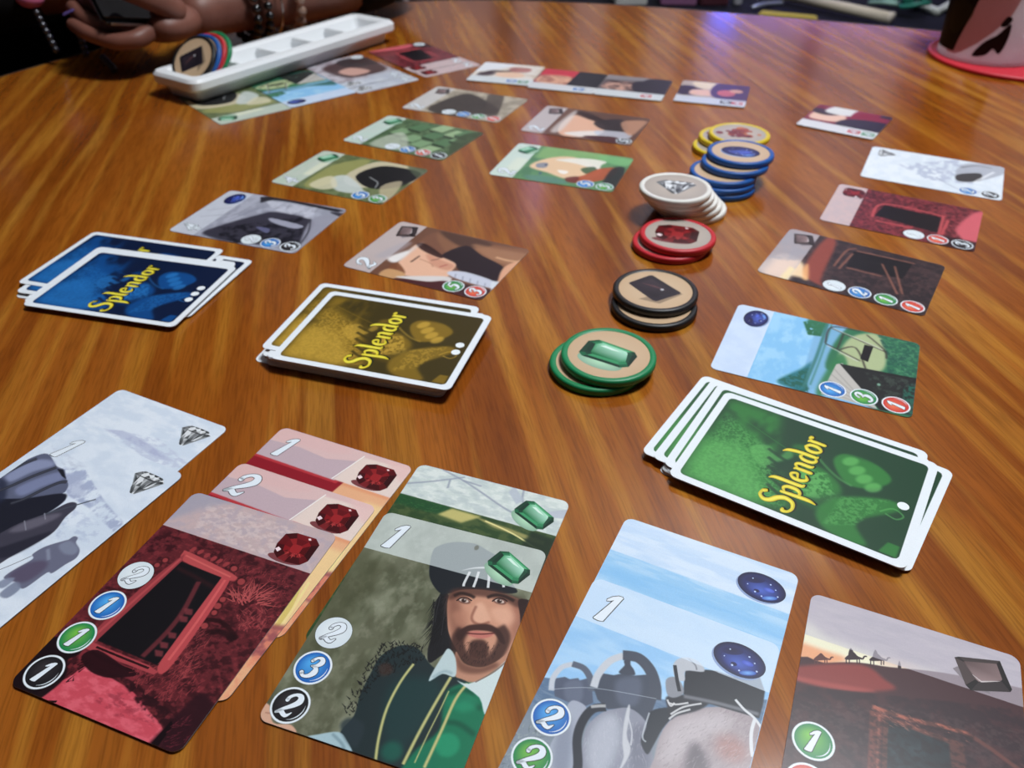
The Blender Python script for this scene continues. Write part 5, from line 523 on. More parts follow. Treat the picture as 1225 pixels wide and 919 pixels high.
# ------------------------------------------------------------------ cards in the near row
D = development_card
D('whiB', POSE['whiB'], 'white snow card with a diamond, half hidden behind the front snow card', gem='w')
D('whiF', POSE['whiF'], 'white snow card numbered 1 with grey barrels and a cloaked walker, far left', gem='w', points='1')
D('red1', POSE['red1'], 'pale pink ruby card numbered 1, rearmost of the red row', gem='r', points='1')
D('red2', POSE['red2'], 'pale pink ruby card numbered 2 between two ruby cards', gem='r', points='2')
D('redF', POSE['redF'], 'red mine doorway card with white, blue, green and black costs', gem='r', costs=[('w', '2'), ('b', '1'), ('g', '1'), ('k', '1')])
D('grnB', POSE['grnB'], 'emerald card with grey branches peeking out behind the bearded man card', gem='g')
D('grnF', POSE['grnF'], 'emerald card numbered 1 showing a bearded man in a cap and green doublet', gem='g', points='1', costs=[('w', '2'), ('b', '3'), ('k', '2')])
D('sapB', POSE['sapB'], 'plain sky blue sapphire card peeking out behind the ox cart card', gem='b')
D('sapF', POSE['sapF'], 'sapphire card numbered 1 with ox carts under a blue sky', gem='b', points='1', costs=[('b', '2'), ('g', '2'), ('k', '3')])
D('onyF', POSE['onyF'], 'desert sunset card with camels at the lower right corner', gem='k', costs=[('g', '1'), ('r', '2'), ('w', '1')])
# market rows
D('riv', POSE['riv'], 'sapphire card of a river boat shed beside the green deck', gem='b', costs=[('b', '1'), ('g', '3'), ('r', '1')])
D('onyx', POSE['onyx'], 'dark mine card with four costs above the river card', gem='k', costs=[('w', '1'), ('b', '2'), ('g', '1'), ('r', '1')])
D('red3', POSE['red3'], 'crimson mine card with white, red and black costs in the right row', gem='r', costs=[('w', '1'), ('r', '1'), ('k', '3')])
D('whi4', POSE['whi4'], 'white snow card with blue and black costs in the right row', costs=[('b', '2'), ('k', '2')], gem='w')
D('port2', POSE['port2'], 'brown portrait card numbered 2 behind the yellow deck', gem='k', points='2', costs=[('g', '5'), ('r', '3')])
D('empo', POSE['empo'], 'emerald portrait card with blue and green costs left of the white tokens', gem='g', points='2', costs=[('b', '5'), ('g', '3')])
D('onpo', POSE['onpo'], 'brown portrait card with a single grey cost in the far row', gem='k', points='2', costs=[('k', '5')])
D('sap4', POSE['sap4'], 'grey workshop card numbered 4 with a sapphire behind the blue deck', gem='b', points='4', costs=[('w', '2'), ('b', '3'), ('k', '3')])
D('embr', POSE['embr'], 'emerald card of a stone arch with blue and green costs', gem='g', points='4', costs=[('b', '5'), ('g', '3')])
D('emst', POSE['emst'], 'emerald card of green stone steps with four costs', gem='g', points='2', costs=[('w', '1'), ('b', '2'), ('r', '2'), ('k', '1')])
D('ontr', POSE['ontr'], 'grey card of a dark bare tree with four costs', gem='k', points='2', costs=[('w', '2'), ('b', '1'), ('g', '2'), ('r', '1')])
# the opponent's row, upside down by the white tray
D('embr', POSE['oppE'], 'emerald arch card tucked under the left end of the white tray', gem='g')
D('riv', POSE['oppS'], 'sapphire river card tucked under the middle of the white tray', gem='b')
D('opW', POSE['oppW'], 'pale white card with two numerals showing, lower of the pair by the tray', gem='w', points='4')
D('opW', POSE['oppW2'], 'pale card with a dark portrait lying on the white card by the tray', gem='w', points='4', costs=[('w', '2')])
D('red3', POSE['oppR'], 'ruby card with pale header, lower of the pair at the tray right end', gem='r', points='2')
D('red3', POSE['oppR2'], 'crimson card lying on the ruby card at the tray right end', gem='r', points='2', costs=[('w', '4')])
# ------------------------------------------------------------------ noble tiles
NT = 1.0 * MM
def noble(art, pose, label, costs):
    me = slab_me('noble_tile', 59.2 * MM, 59.2 * MM, NT, 2.5 * MM, face_mat(art, 61.0, 61.0), EDGE); o = obj('noble_tile', me); at(o, *pose); tag(o, label, 'tile', 'noble tiles in the far row')
    for b, c in costs:
        k = Ink(); k.poly([(-4.4, -5.4), (4.4, -5.4), (4.4, 5.4), (-4.4, 5.4)], (232, 236, 240)); k.poly([(-3.8, -4.8), (3.8, -4.8), (3.8, 4.8), (-3.8, 4.8)], c, .012)
        q = obj('cost_box', k.mesh('cost_box'), o); q.location = ((9 - 30.5) * .97 * MM, (30.5 - b) * .97 * MM, NT + .02 * MM)
        n = obj('cost_numeral', numeral_me('3' if len(costs) == 3 else '4', 7.0, False), q); n.location = (0, 0, .03 * MM)
BL_, GR_, RD_, BK_ = (60, 120, 190), (70, 140, 96), (190, 70, 76), (50, 48, 52)
noble('nobA', POSE['nobA'], 'tile with a pale woman and dark drapery, leftmost of the far row', [(42, BL_), (53, GR_)])
noble('nobB', POSE['nobB'], 'tile with red drapes and a black cloak, second of the far row', [(46, BL_), (56, (200, 204, 208))])
noble('nobC', POSE['nobC'], 'tile with a grey bearded figure, third of the far row', [(46, RD_)])
noble('nobD', POSE['nobD'], 'tile with a dark haired woman in plum, behind the yellow tokens', [(44, BK_), (54, RD_)])
noble('nobE', POSE['nobE'], 'tile with a man in crimson lying alone at the right', [(44, RD_), (55, GR_)])

# ------------------------------------------------------------------ the three draw decks
ORD = 'first second third fourth fifth sixth seventh eighth ninth tenth eleventh twelfth thirteenth fourteenth fifteenth sixteenth seventeenth eighteenth nineteenth twentieth twenty-first twenty-second'.split()
DN = {'deckG': ('green', 1), 'deckY': ('yellow', 2), 'deckB': ('blue', 3)}
for art, spec in DECK.items():
    col, dots = DN[art]
    for i, p in enumerate(spec['cards']):
        top = i == len(spec['cards']) - 1
        lab = spec['labels'].get(str(i), '%s backed card, %s from the bottom of its deck' % (col, ORD[i]))
        deck_card(art, (p[0], p[1], i * .345, p[2]), lab, '%s backed cards in the draw deck' % col, dots, full=i >= len(spec['cards']) - 3)

# ------------------------------------------------------------------ gem tokens
RIM = {'g': (16, 128, 78), 'k': (24, 23, 25), 'r': (190, 34, 46), 'w': (224, 222, 216), 'b': (18, 84, 160), 'y': (216, 188, 34)}
TOKM = {k: mat('token_' + k, c, .42) for k, c in RIM.items()}
_pts = [(20.6, 0), (21.6, .3), (22, .9), (22, 3.1), (21.6, 3.75), (21.0, 4.0), (19.6, 4.0), (19.2, 3.85), (18.95, 3.55)]
_disc = Ink(); _disc.disc(0, 0, 19.0, (196, 166, 134), 0, 56, col2=(206, 182, 152)); DISC = _disc.mesh('token_face')
_disc = Ink(); _disc.disc(0, 0, 19.0, (168, 158, 150), 0, 56, col2=(196, 182, 168)); DISC2 = _disc.mesh('token_face')
_kk = Ink(); _kk.poly([(-10, -9.4), (0, -14.2), (13.6, -4.8), (8, -2)], (150, 128, 106), -.01)
_kk.poly([(-13.2, 6.2), (-12.4, 7.4), (-1, 14.7), (.6, 14.6), (12.5, -3.1), (12.2, -4.6), (-1.2, -12.0), (-3, -11.2)], (40, 34, 42))
_kk.poly([(-9, 5.6), (-.6, 11), (8.6, -2.4), (-2, -8)], [(46, 38, 46), (58, 48, 56), (40, 33, 40), (30, 26, 34)], .012); _kk.ribbon([(-6, 6.4), (0, 3), (5, -1)], [.3, 1.6, .4], (92, 62, 66), .02); _kk.disc(3.4, -.4, .9, (200, 200, 206), .03, 12)
ONYX = _kk.mesh('gem_symbol')
TK = {}
for k in RIM:
    me = lathe('token', [(a * MM, b * MM) for a, b in _pts], 72); me.materials.append(TOKM[k]); TK[k] = me
def token(k, x, y, z, label, rot=0, gem=True, sc=1.68, group=None, tilt=None):
    o = obj('gem_token', TK[k]); at(o, x, y, z, rot); tag(o, label, 'token', group)
    if tilt: o.rotation_euler = tilt
    d = obj('token_face', DISC2 if k in 'wyr' else DISC, o); d.location = (0, 0, 3.6 * MM)
    if gem:
        g = obj('gem_symbol', ONYX if k == 'k' else GEM[k], o); g.location = (0, 0, 3.64 * MM)
        if k != 'k': g.scale = (sc, sc, sc)
    return o
token('g', 39.4, 305.4, 0, 'green token, lower of the emerald pair', -8, group='green emerald tokens')
token('g', 44.7, 306.6, 4, 'green token with an emerald, upper of the pair', -4, group='green emerald tokens')
token('k', 73.3, 357.2, 0, 'black token, lower of the onyx pair', 20, group='black onyx tokens')
token('k', 74.6, 365.0, 4, 'black token with a dark onyx, upper of the pair', 0, group='black onyx tokens')
token('r', 92.4, 426.4, 0, 'red token, lower of the ruby pair', 10, group='red ruby tokens')
token('r', 96.6, 428.2, 4, 'red token with a ruby, upper of the pair', -18, group='red ruby tokens')
for i, (x, y) in enumerate(((113.5, 476.5), (109.7, 474.2), (106.2, 472), (103, 469.8), (100.2, 467.8))):
    token('w', x, y, 4 * i, ['white token at the bottom of the leaning stack', 'white token second from the bottom of the leaning stack', 'white token in the middle of the leaning stack', 'white token second from the top of the leaning stack', 'white token with a diamond topping the leaning stack'][i], -14 + 40 * (4 - i), i == 4, group='white diamond tokens')
for i, (x, y) in enumerate(((139.6, 510), (139.2, 510.6), (140.2, 512.6), (148.6, 519), (153.1, 525.6))):
    token('b', x, y, 4 * i, ['blue token at the bottom of its stack', 'blue token second from the bottom of its stack', 'blue token in the middle of its stack', 'blue token second from the top, sticking out to the right', 'blue token with a sapphire topping its stack'][i], -14 + 50 * (4 - i), i == 4, group='blue sapphire tokens', sc=1.55)
for i, (x, y) in enumerate(((155, 579), (160.4, 587), (166.4, 582.4))):
    token('y', x, y, 4 * i, ['yellow token at the bottom behind the blue stack', 'yellow token in the middle behind the blue stack', 'yellow token with gold nuggets on top behind the blue stack'][i], 20 * i - 20, i > 0, group='yellow gold tokens')

# ------------------------------------------------------------------ white token tray of the other player
def tray():
    A, B = Vector((-260, 674)), Vector((-117, 882)); u = (B - A).normalized(); w = Vector((-u.y, u.x)); Lh = (B - A).length; Wd = 60.0
    ang = math.degrees(math.atan2(u.y, u.x)); c = A + u * Lh / 2 + w * Wd / 2
    root = bpy.data.objects.new('token_tray', None); C.objects.link(root); at(root, c.x, c.y, 1.05, ang)
    tag(root, 'long white plastic token tray at the back left by the hands', 'tray')
    white = mat('white_tray_plastic', (230, 233, 236), .4)
    def rr(hw, hh, r):
        P = []
        for sx, sy, a0 in ((1, 1, 0), (-1, 1, 90), (-1, -1, 180), (1, -1, 270)):
            for k in range(7): a = R(a0 + 15 * k); P.append((sx * (hw - r) + r * math.cos(a), sy * (hh - r) + r * math.sin(a)))
        return P
    def loft(rings):
        v = []; f = []; n = len(rings[0][0])
        for P, z in rings: v += [(x * MM, y * MM, z * MM) for x, y in P]
        for i in range(len(rings) - 1):
            for k in range(n): f.append((i * n + k, i * n + (k + 1) % n, (i + 1) * n + (k + 1) % n, (i + 1) * n + k))
        f.append(tuple((len(rings) - 1) * n + k for k in range(n))); f.append(tuple(range(n - 1, -1, -1)))
        return v, f
    hw, hh = Lh / 2, Wd / 2
    v, f = loft([(rr(hw - 9, hh - 9, 6), 0), (rr(hw - 7, hh - 7, 7), 9), (rr(hw - 1.5, hh - 1.5, 9), 9.5), (rr(hw, hh, 10), 11.5), (rr(hw, hh, 10), 17), (rr(hw - 2, hh - 2, 9), 19.5), (rr(hw - 9, hh - 9, 6), 20), (rr(hw - 12, hh - 12, 5), 18), (rr(hw - 15, hh - 17, 4), 7)])
    obj('tray_body', mesh('tray_body', v, f, False), root, white)
    for k in range(4):
        v, f = loft([(rr(3.2, hh - 14, 2), 6.5), (rr(2.8, hh - 14.5, 2), 14), (rr(1.4, hh - 16, 1), 17.5)])
        d = obj('divider', mesh('divider', v, f, False), root, white); d.location = ((-hw + 62 + 44 * k) * MM, 0, 0)
    return u, w, c, ang, hw
_u, _w, _c, _ang, _hw = tray()
for i, (k, d, lab) in enumerate((('g', 46, 'green token leaning at the end of the tray row'), ('r', 40.4, 'red token leaning in the tray between black and green'), ('b', 34.8, 'thin blue rimmed token leaning in the tray'), ('k', 29.2, 'black token leaning in the tray, foremost of its row'))):
    p = _c + _u * (-_hw + d) + _w * 2
    M = Matrix.Rotation(R(_ang + 8), 4, 'Z') @ Matrix.Rotation(R(-46), 4, 'Y')
    token(k, p.x, p.y, 25.5, lab, group='tokens leaning in the white tray', tilt=M.to_euler())

# ------------------------------------------------------------------ cup on its red coaster
def coaster():
    prof = [(74, 0), (79, .4), (80, 1.6), (80, 3.4), (79, 4.2), (76, 4.2), (75, 3.2), (73, 3.0)]
    o = obj('coaster', lathe('coaster', [(a * MM, b * MM) for a, b in prof], 96), None, mat('red_silicone', (206, 44, 60), .45)); at(o, 489, 816, 0, 0)
    tag(o, 'round red silicone coaster under the frosted cup at the right edge', 'coaster')
coaster()
def cup():
    base = [226, 220, 226]; ops = [
      ['t', [236, 230, 234], .5, 0, 30, 20, .5, [0, 0, 360, 0, 360, 120, 0, 120]],
      ['p', [190, 146, 148], 1, .3, 0, [204, 114, 212, 111, 228, 101, 242, 89, 254, 74, 264, 40, 264, 0, 200, 0, 190, 114]],
      ['p', [10, 8, 22], 1, .3, 0, [60, 112, 201, 112, 204, 100, 209, 86, 213, 74, 219, 50, 224, 0, 60, 0]],
      ['p', [40, 42, 26], .8, 1.5, 1, [182, 92, 178, 74, 194, 66, 212, 74, 208, 86, 196, 98]],
      ['p', [18, 14, 24], 1, .2, 1, [226, 112, 234, 100, 246, 92, 256, 82, 258, 96, 254, 108, 246, 104, 240, 110]],
      ['p', [18, 14, 24], 1, .2, 1, [246, 84, 250, 76, 256, 78, 252, 84]],
      ['p', [124, 40, 52], .8, .6, 1, [246, 40, 250, 30, 262, 34, 256, 44]]]
    me = lathe('cup', [(40 * MM, 0), (43.5 * MM, .6 * MM), (44 * MM, 2 * MM), (48.5 * MM, 120 * MM), (48.5 * MM, 121.5 * MM), (47 * MM, 121.5 * MM), (42.5 * MM, 4 * MM)], 96)
    uv = me.uv_layers.new(name='UVMap')
    for p in me.polygons:
        an = [math.degrees(math.atan2(me.vertices[me.loops[l].vertex_index].co.y, me.vertices[me.loops[l].vertex_index].co.x)) % 360 for l in p.loop_indices]
        if max(an) - min(an) > 180: an = [a + 360 if a < 180 else a for a in an]
        for l, a in zip(p.loop_indices, an): uv.data[l].uv = (a / 360, me.vertices[me.loops[l].vertex_index].co.z / (120 * MM))
    cm = print_mat('frosted_cup_print', paint('cup', base, 2.5, ops, 360.0, 120.0), .5, .35); nt = cm.node_tree
    tr = nt.nodes.new('ShaderNodeBsdfTranslucent'); mx = nt.nodes.new('ShaderNodeMixShader'); mx.inputs[0].default_value = .55; ti = [n for n in nt.nodes if n.type == 'TEX_IMAGE'][0]
    nt.links.new(ti.outputs['Color'], tr.inputs['Color']); nt.links.new(nt.nodes['Principled BSDF'].outputs[0], mx.inputs[1]); nt.links.new(tr.outputs[0], mx.inputs[2]); nt.links.new(mx.outputs[0], nt.nodes['Material Output'].inputs['Surface'])
    o = obj('cup', me, None, cm); at(o, 461, 821, 3.1, 0)
    tag(o, 'frosted plastic cup printed with dark and pink shapes, standing on the coaster', 'cup')
cup()

# ------------------------------------------------------------------ the other player: body, hands, clothes
def skin_mesh(name, chains, m, sub=2, root=0):
    """chains: list of ([(x,y,z) mm], [radius mm], attach index or None) grown into one surface"""
    V, E, Rr, roots = [], [], [], []
    for pts_, rad, att in chains:
        prev = att
        if att is None: roots.append(len(V))
        for p, r in zip(pts_, rad):
            V.append([c * MM for c in p]); Rr.append(tuple(q * MM for q in r) if isinstance(r, tuple) else r * MM)
            if prev is not None: E.append((prev, len(V) - 1))
            prev = len(V) - 1
    me = bpy.data.meshes.new(name); me.from_pydata(V, E, []); o = bpy.data.objects.new(name, me); C.objects.link(o)
    md = o.modifiers.new('skin', 'SKIN'); md.use_smooth_shade = True; md.branch_smoothing = .4
    for i, r in enumerate(Rr):
        r = r if isinstance(r, tuple) else (r, r); me.skin_vertices[0].data[i].radius = r
        me.skin_vertices[0].data[i].use_root = i in roots
    s = o.modifiers.new('sub', 'SUBSURF'); s.levels = sub; s.render_levels = sub
    bpy.context.view_layer.update(); dg = bpy.context.evaluated_depsgraph_get()
    new = bpy.data.meshes.new_from_object(o.evaluated_get(dg)); o.modifiers.clear(); o.data = new; bpy.data.meshes.remove(me)
    for p in new.polygons: p.use_smooth = True
    new.materials.clear(); new.materials.append(m); return o
def hand_chains(wr, kn, side, tips):
    pass
def person():
    W = (-292, 852, 37)
    ch = [
     ([(-492, 1024, -250), (-488, 1018, -80), (-480, 1006, 90), (-470, 990, 250), (-458, 980, 330), (-440, 972, 375), (-414, 962, 430), (-412, 960, 500)], [120, 112, 116, 100, 50, 50, 76, 70], None),      # 0-7 trunk, neck, head
     ([(-330, 1110, 285), (-230, 1075, 165), (-125, 1020, 52), (-175, 960, 47), (-235, 905, 42), W, (-312, 812, 38)], [50, 46, 40, 39, 34, 25, 26], 3),     # 8-14 left arm to the palm
     ([(-600, 890, 285), (-640, 860, 165), (-640, 810, 70), (-570, 816, 60), (-505, 836, 56), (-446, 852, 58), (-418, 852, 60)], [50, 46, 42, 38, 32, 25, 26], 3),   # 15-21 right arm
     ([(-380, 930, -250), (-200, 700, -240), (-80, 560, -235), (-85, 610, -480), (-95, 640, -690), (-60, 575, -712)], [85, 76, 60, 55, 42, 34], 0),
     ([(-520, 880, -250), (-360, 640, -240), (-260, 500, -235), (-262, 540, -480), (-270, 560, -690), (-240, 500, -712)], [85, 76, 60, 55, 42, 34], 0),
    ]
    body = skin_mesh('person', ch, SKIN, 2)
    tag(body, 'person in black at the back left, both hands around a dark phone', 'person')
    # left hand: palm up, fingers reaching left under the phone; each finger its own chain rooted in the palm
    F = []
    F.append(([(-302, 824, 38), (-318, 788, 38), (-334, 772, 40)], [(26, 17), (32, 17), (30, 15)], None))
    roots = [((-330, 752, 34), (-350, 748, 33), (-376, 758, 38), (-396, 772, 44)), ((-340, 764, 40), (-362, 766, 40), (-386, 780, 46), (-402, 794, 55)), ((-346, 778, 46), (-368, 786, 48), (-390, 802, 55), (-400, 818, 66)), ((-346, 792, 52), (-366, 804, 56), (-382, 820, 64), (-388, 834, 74))]
    for q, r in zip(roots, (7.4, 8.2, 8.4, 8.2)): F.append(([(-322, 778, 39)] + list(q), [10, r + 1, r, r - .5, r - 1.8], None))
    F.append(([(-300, 790, 46), (-312, 770, 62), (-330, 760, 72), (-348, 764, 76)], [13, 11.5, 10, 8.5], None))    # thumb
    lh = skin_mesh('left_hand', F, SKIN, 2)
    # right hand holding the far side of the phone
    G = [([(-426, 852, 59), (-404, 848, 62), (-386, 844, 64)], [(24, 15), (29, 16), (27, 14)], None)]
    for q, r in zip((((-378, 860, 64), (-362, 872, 68), (-352, 868, 78)), ((-374, 850, 62), (-356, 854, 64), (-344, 850, 74)), ((-376, 838, 60), (-360, 836, 60), (-350, 830, 68)), ((-382, 828, 58), (-370, 822, 58), (-362, 816, 64))), (9, 9.5, 9.2, 8)): G.append(([(-398, 846, 62)] + list(q), [10, r, r - .6, r - 1.8], None))
    G.append(([(-414, 860, 68), (-398, 872, 80), (-378, 874, 88)], [12, 10.5, 8.5], None))
    rh = skin_mesh('right_hand', G, SKIN, 2)
    for h_ in (lh, rh):                                     # join the hands into the one body mesh
        bm = bmesh.new(); bm.from_mesh(body.data); bm.from_mesh(h_.data); bm.to_mesh(body.data); bm.free(); bpy.data.objects.remove(h_)
    for p in body.data.polygons: p.use_smooth = True
    # clothes follow the body
    cl = [([(-492, 1024, -262), (-488, 1016, -80), (-480, 1004, 60), (-470, 990, 245), (-460, 982, 318)], [152, 148, 140, 134, 84], None),
          ([(-328, 1110, 285), (-228, 1075, 165), (-124, 1020, 56), (-160, 975, 52), (-192, 944, 47)], [76, 62, 51, 48, 44], 3),
          ([(-602, 890, 285), (-644, 860, 165), (-642, 808, 70), (-570, 815, 62), (-500, 838, 58), (-440, 853, 60)], [76, 62, 54, 50, 44, 34], 3)]
    t = skin_mesh('black_top', cl, BLACK, 2); t.parent = body
    lg = [([(-492, 1024, -280), (-440, 960, -258)], [132, 112], None), ([(-376, 926, -250), (-200, 700, -240), (-78, 556, -235), (-84, 610, -480), (-94, 638, -668)], [94, 86, 70, 64, 52], 1), ([(-516, 876, -250), (-360, 640, -240), (-258, 496, -235), (-261, 540, -480), (-269, 558, -668)], [94, 86, 70, 64, 52], 1)]
    l = skin_mesh('dark_trousers', lg, BLACK, 2); l.parent = body
    for sx, tx in ((-95, -60), (-270, -240)):
        s = obj('shoe', box_me('shoe', .09, .24, .07, .03, 4), body, BLACK); y = 600 if sx == -95 else 524; s.location = (sx * MM + .018, y * MM, -.715); s.rotation_euler = (0, 0, R(-28))
    hb = bmesh.new(); bmesh.ops.create_icosphere(hb, subdivisions=4, radius=.098)
    for v in hb.verts: v.co.z *= 1.15; v.co += v.co.normalized() * .005 * math.sin(40 * v.co.x) * math.cos(30 * v.co.z)
    h = obj('hair', bmesh_to('hair', hb, True), body, HAIR); h.location = (-.446, 1.001, .512)
    for v in h.data.vertices:                               # hairline: clear of the face, full at the back and the nape
        d = v.co.normalized(); fr = d.dot(Vector((.64, -.77, 0)))
        if d.z < .25: v.co *= 1 - .42 * max(fr, 0) * min(1, (.25 - d.z) * 3)
        if fr < 0 and d.z < 0: v.co.z *= 1.35
    eye = mat('eye', (230, 230, 228), .2); pup = mat('pupil', (30, 20, 16), .2)
    fd = Vector((.64, -.77, -.1)).normalized(); sd = Vector((.77, .64, 0))
    for s_ in (-1, 1):
        e = obj('eye', lathe('eye', [(.0108 * math.cos(a), .0108 * math.sin(a)) for a in np.linspace(-1.5, 1.5, 9)], 20), body, eye); e.location = Vector((-.412, .960, .478)) + fd * .0575 + sd * .029 * s_
        p = obj('pupil', lathe('pupil', [(.005 * math.cos(a), .005 * math.sin(a)) for a in np.linspace(-1.5, 1.5, 7)], 14), body, pup); p.location = e.location + fd * .0074
        tube('eyelid', [e.location + fd * .006 - sd * .013 + Vector((0, 0, .002)), e.location + fd * .0085 + Vector((0, 0, .0085)), e.location + fd * .006 + sd * .013 + Vector((0, 0, .002))], .0034, 8, SKIN, body)
        tube('eyebrow', [e.location + fd * .008 - sd * .015 + Vector((0, 0, .019)), e.location + fd * .012 + Vector((0, 0, .024)), e.location + fd * .008 + sd * .015 + Vector((0, 0, .019))], .0028, 8, HAIR, body)
    n = tube('nose', [Vector((-.412, .960, .482)) + fd * .060, Vector((-.412, .960, .455)) + fd * .072, Vector((-.412, .960, .438)) + fd * .069], lambda t: .007 + .006 * t, 12, SKIN, body)
    mo = tube('mouth', [Vector((-.412, .960, .412)) + fd * .066 - sd * .024, Vector((-.412, .960, .410)) + fd * .078, Vector((-.412, .960, .412)) + fd * .066 + sd * .024], lambda t: .003 + .003 * math.sin(math.pi * t), 10, mat('lips', (120, 62, 60), .5), body)
    for s_ in (-1, 1): tube('ear', [Vector((-.412, .960, .48)) + sd * .074 * s_, Vector((-.418, .967, .462)) + sd * .080 * s_, Vector((-.412, .960, .438)) + sd * .073 * s_], .008, 10, SKIN, body)
    nail = mat('violet_nail', (96, 84, 150), .2)
    for p, rz in (((-396, 776, 51.5), 20), ((-348, 764, 84.5), 170)):
        q = obj('fingernail', box_me('fingernail', .011, .008, .0015, .0007, 2), body, nail); q.location = Vector(p) * MM; q.rotation_euler = (0, R(-20), R(rz))
    return body
PERSON = person()
# bracelets on the left wrist
def bracelet(name, label, c, ax, rad, n, rb, ms, squash=1.0):
    root = bpy.data.objects.new(name, None); C.objects.link(root); root.location = Vector(c) * MM; tag(root, label, 'bracelet')
    ax = Vector(ax).normalized(); a = ax.cross(Vector((0, 0, 1))).normalized(); b = a.cross(ax)
    bm = bmesh.new(); bmesh.ops.create_uvsphere(bm, u_segments=12, v_segments=8, radius=rb * MM); me = bmesh_to('bead', bm, True); me.materials.append(ms)
    for k in range(n):
        t = 2 * math.pi * k / n; o = obj('bead', me, root); o.location = (a * math.cos(t) * rad + b * math.sin(t) * rad * squash) * MM
BLK_BEAD = mat('black_glass_bead', (14, 13, 16), .08, spec=.8); CLR = mat('clear_amber_bead', (196, 160, 140), .08, trans=.55, spec=.8)
AX = (57, 53, 5)
bracelet('bracelet', 'black glass bead bracelet nearest the hand', (-272, 872, 39), AX, 35, 22, 4.6, BLK_BEAD)
bracelet('bracelet', 'black bead bracelet beside the thin bangle', (-263, 880, 40), AX, 36, 24, 4.4, BLK_BEAD)
tb = [Vector((-252, 889, 40)) * MM + (Vector((.68, -.73, 0)) * math.cos(t) + Vector((0, 0, 1)) * math.sin(t)) * .037 for t in np.linspace(0, 2 * math.pi, 28, endpoint=False)]
tag(tube('bangle', tb, .0011, 8, mat('silver_wire', (190, 180, 176), .25, 1.0), None, True, 0), 'thin silver bangle between the beaded bracelets', 'bracelet')
bracelet('bracelet', 'clear glass bead bracelet nearest the elbow', (-238, 902, 42), AX, 39, 22, 5.4, CLR)
# phone
ph = obj('phone', box_me('phone', .074, .152, .0085, .0035, 4), None, mat('black_phone_body', (12, 12, 14), .25)); ph.location = Vector((-362, 822, 74)) * MM; ph.rotation_euler = (R(24), R(10), R(38)); tag(ph, 'dark phone held in both hands at the back left', 'phone')
s = obj('screen', box_me('screen', .070, .146, .0006), ph, mat('dark_glass', (8, 8, 10), .05)); s.location = (0, 0, .0044)
s = obj('frame_edge', box_me('frame_edge', .060, .0008, .0022), ph, mat('brushed_frame', (150, 150, 152), .3, 1.0)); s.location = (0, -.0762, 0)
# dangling charm strap
cs = bpy.data.objects.new('charm_strap', None); C.objects.link(cs); cs.location = Vector((-446, 812, 56)) * MM; tag(cs, 'beaded charm strap with a pink charm hanging from the hand', 'charm')
pk = bmesh.new(); bmesh.ops.create_uvsphere(pk, u_segments=20, v_segments=14, radius=.011)
for v in pk.verts: v.co.z *= .8; v.co.x *= 1.15
o = obj('pink_charm', bmesh_to('pink_charm', pk, True), cs, mat('pink_resin', (206, 110, 150), .3)); o.location = (0, 0, 0)
bm = bmesh.new(); bmesh.ops.create_uvsphere(bm, u_segments=10, v_segments=8, radius=.0032); SB = bmesh_to('bead', bm, True); SB.materials.append(mat('silver_bead', (96, 96, 102), .3, .9))
for k in range(7): t = k / 6; o = obj('bead', SB, cs); o.location = (.004 + .012 * t, -.004 - .01 * t, -.012 - .03 * t)
for k in range(5): t = k / 4; o = obj('bead', SB, cs); o.location = (.04 + .002 * t, -.008 - .004 * t, -.026 - .02 * t)
for k in range(8): t = k / 7; o = obj('bead', SB, cs); o.location = (.066 + .012 * t, -.03 - .01 * t, -.045 - .0075 * t)

# ------------------------------------------------------------------ low bench behind the table and the clutter on it
BZ = -.30
bench = bpy.data.objects.new('storage_bench', None); C.objects.link(bench); bench.location = (1.0, 2.46, -.75); tag(bench, 'low dark navy bench against the back wall beyond the table', 'bench')
NAVY = grain(mat('navy_laminate', (14, 14, 26), .7, spec=.2), 14, (11, 11, 21), (18, 18, 32))
o = obj('bench_top', box_me('bench_top', 2.6, .9, .03, .004), bench, NAVY); o.location = (0, 0, .435)
for x in (-1.25, -.42, .42, 1.25): o = obj('bench_panel', box_me('bench_panel', .03, .86, .42), bench, NAVY); o.location = (x, 0, .21)
def bxo(name, label, cat, loc, dims, m, rz=0, bev=.004):
    o = obj(name, box_me(name, *dims, bev, 2, True), None, m); o.location = loc; o.rotation_euler = (0, 0, R(rz)); tag(o, label, cat); return o
_a, _b = Vector((.775, 2.475, BZ + .022)), Vector((.968, 2.215, BZ + .022)); _d = _b - _a
pt = bpy.data.objects.new('cardboard_tube', None); C.objects.link(pt); pt.location = (_a + _b) / 2; tag(pt, 'long cream tube lying across the navy bench', 'tube')
tube('tube_body', [-_d / 2, _d / 2], .014, 20, mat('cream_card', (206, 196, 176), .6), pt, False, 0)
for sg in (-1, 1): tube('end_cap', [_d * .5 * sg, _d * .515 * sg], .0152, 20, mat('cream_cap', (216, 208, 192), .5), pt, False, 0)
cloth = bxo('yellow_ruler', 'yellow flat ruler lying on the bench left of the tube', 'ruler', (.735, 2.31, BZ), (.15, .04, .010), mat('yellow_plastic', (196, 176, 62), .5), -24)
bxo('pale_box', 'small pale box on the bench at the left end', 'box', (.33, 2.50, BZ), (.09, .10, .07), mat('pale_card', (190, 190, 186), .6), 6)
bxo('mauve_box', 'mauve box on the bench behind the blue glow', 'box', (.47, 2.50, BZ), (.10, .10, .08), mat('mauve_card', (128, 84, 120), .6), -4)
bxo('dark_red_box', 'dark red box beside the pale upright on the bench', 'box', (.565, 2.50, BZ), (.08, .10, .07), mat('dark_red_card', (64, 20, 34), .6), 3)
bxo('pale_upright', 'narrow pale grey block standing on the bench', 'block', (.635, 2.47, BZ), (.022, .03, .09), mat('grey_plastic', (150, 150, 158), .5))
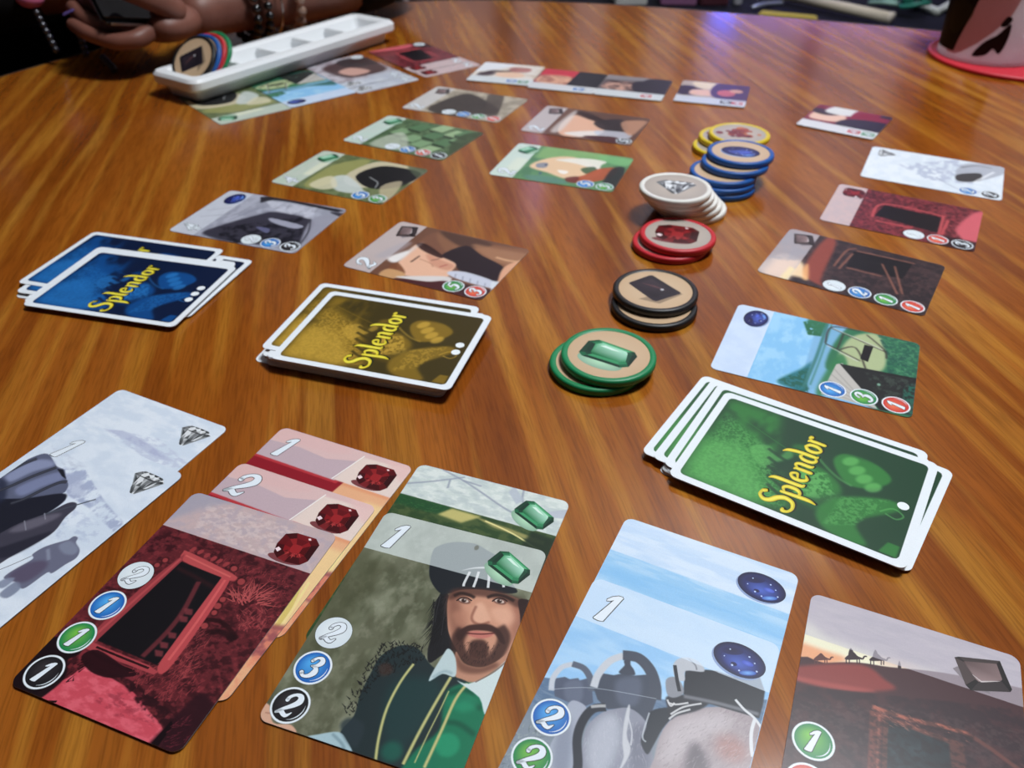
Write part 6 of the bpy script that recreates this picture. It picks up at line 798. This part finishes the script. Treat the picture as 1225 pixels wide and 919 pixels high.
tag(tube('twisted_foil', [Vector((.66, 2.40, BZ + .006)), Vector((.69, 2.41, BZ + .012)), Vector((.72, 2.44, BZ + .008)), Vector((.76, 2.46, BZ + .006))], .006, 8, mat('pale_foil', (170, 178, 200), .3, .6)), 'twisted pale foil strip beside the yellow ruler', 'foil')
CG = mat('mint_cable', (150, 190, 176), .5); CT_ = mat('teal_cable', (44, 130, 112), .5); CW = mat('white_cable', (206, 212, 206), .5)
def coil(name, label, c, r, turns, rad, m, sq=.7, ph=0):
    P = [Vector((c[0] + r * (1 + .12 * math.sin(3.1 * t + ph)) * math.cos(t + ph), c[1] + r * sq * math.sin(t + ph), c[2] + rad + .004 + .003 * t + .004 * math.sin(2 * t))) for t in np.linspace(0, turns * 2 * math.pi, int(turns * 14))]
    tag(tube(name, P, rad, 8, m, None, False, 2), label, 'cable')
coil('cable', 'pale mint cable coiled on the bench near the cup', (1.05, 2.40, BZ), .062, 2.2, .006, CG)
coil('cable', 'teal cable bundle inside the mint coil', (1.075, 2.33, BZ + .012), .034, 3.2, .006, CT_, .8, 1.0)
coil('cable', 'white cable loop on top of the mint coil', (1.11, 2.44, BZ + .035), .045, 1.4, .009, CW, .8, 2.0)
tag(tube('bent_strip', [Vector((1.115, 2.46, BZ + .012)), Vector((1.142, 2.35, BZ + .010)), Vector((1.148, 2.345, BZ + .010)), Vector((1.215, 2.42, BZ + .012))], .010, 10, CW, None, False, 3), 'white bent plastic strip beside the cable coil', 'strip')
# LED strip lights on the back wall (their glow shows in the varnish)
def led(name, label, x, z, w, h, col, st):
    root = obj(name, box_me(name, w + .02, .02, h + .012, .003), None, mat('led_channel', (60, 60, 66), .5)); root.location = (x, 2.955, z); tag(root, label, 'lamp')
    l = obj('diffuser', box_me('diffuser', w, .006, h), root, mat('led_glow', (20, 20, 20), .5, emit=col, es=st)); l.location = (0, -.012, 0)
led('led_strip', 'violet light strip on the back wall above the bench', 1.17, .335, .74, .03, (112, 92, 255), 13)
led('led_lamp', 'bright blue light bar on the back wall', .72, .31, .09, .04, (40, 90, 255), 60)
led('led_tube', 'short upright lavender light tube on the back wall', .085, 1.0, .035, .34, (190, 170, 255), 5)
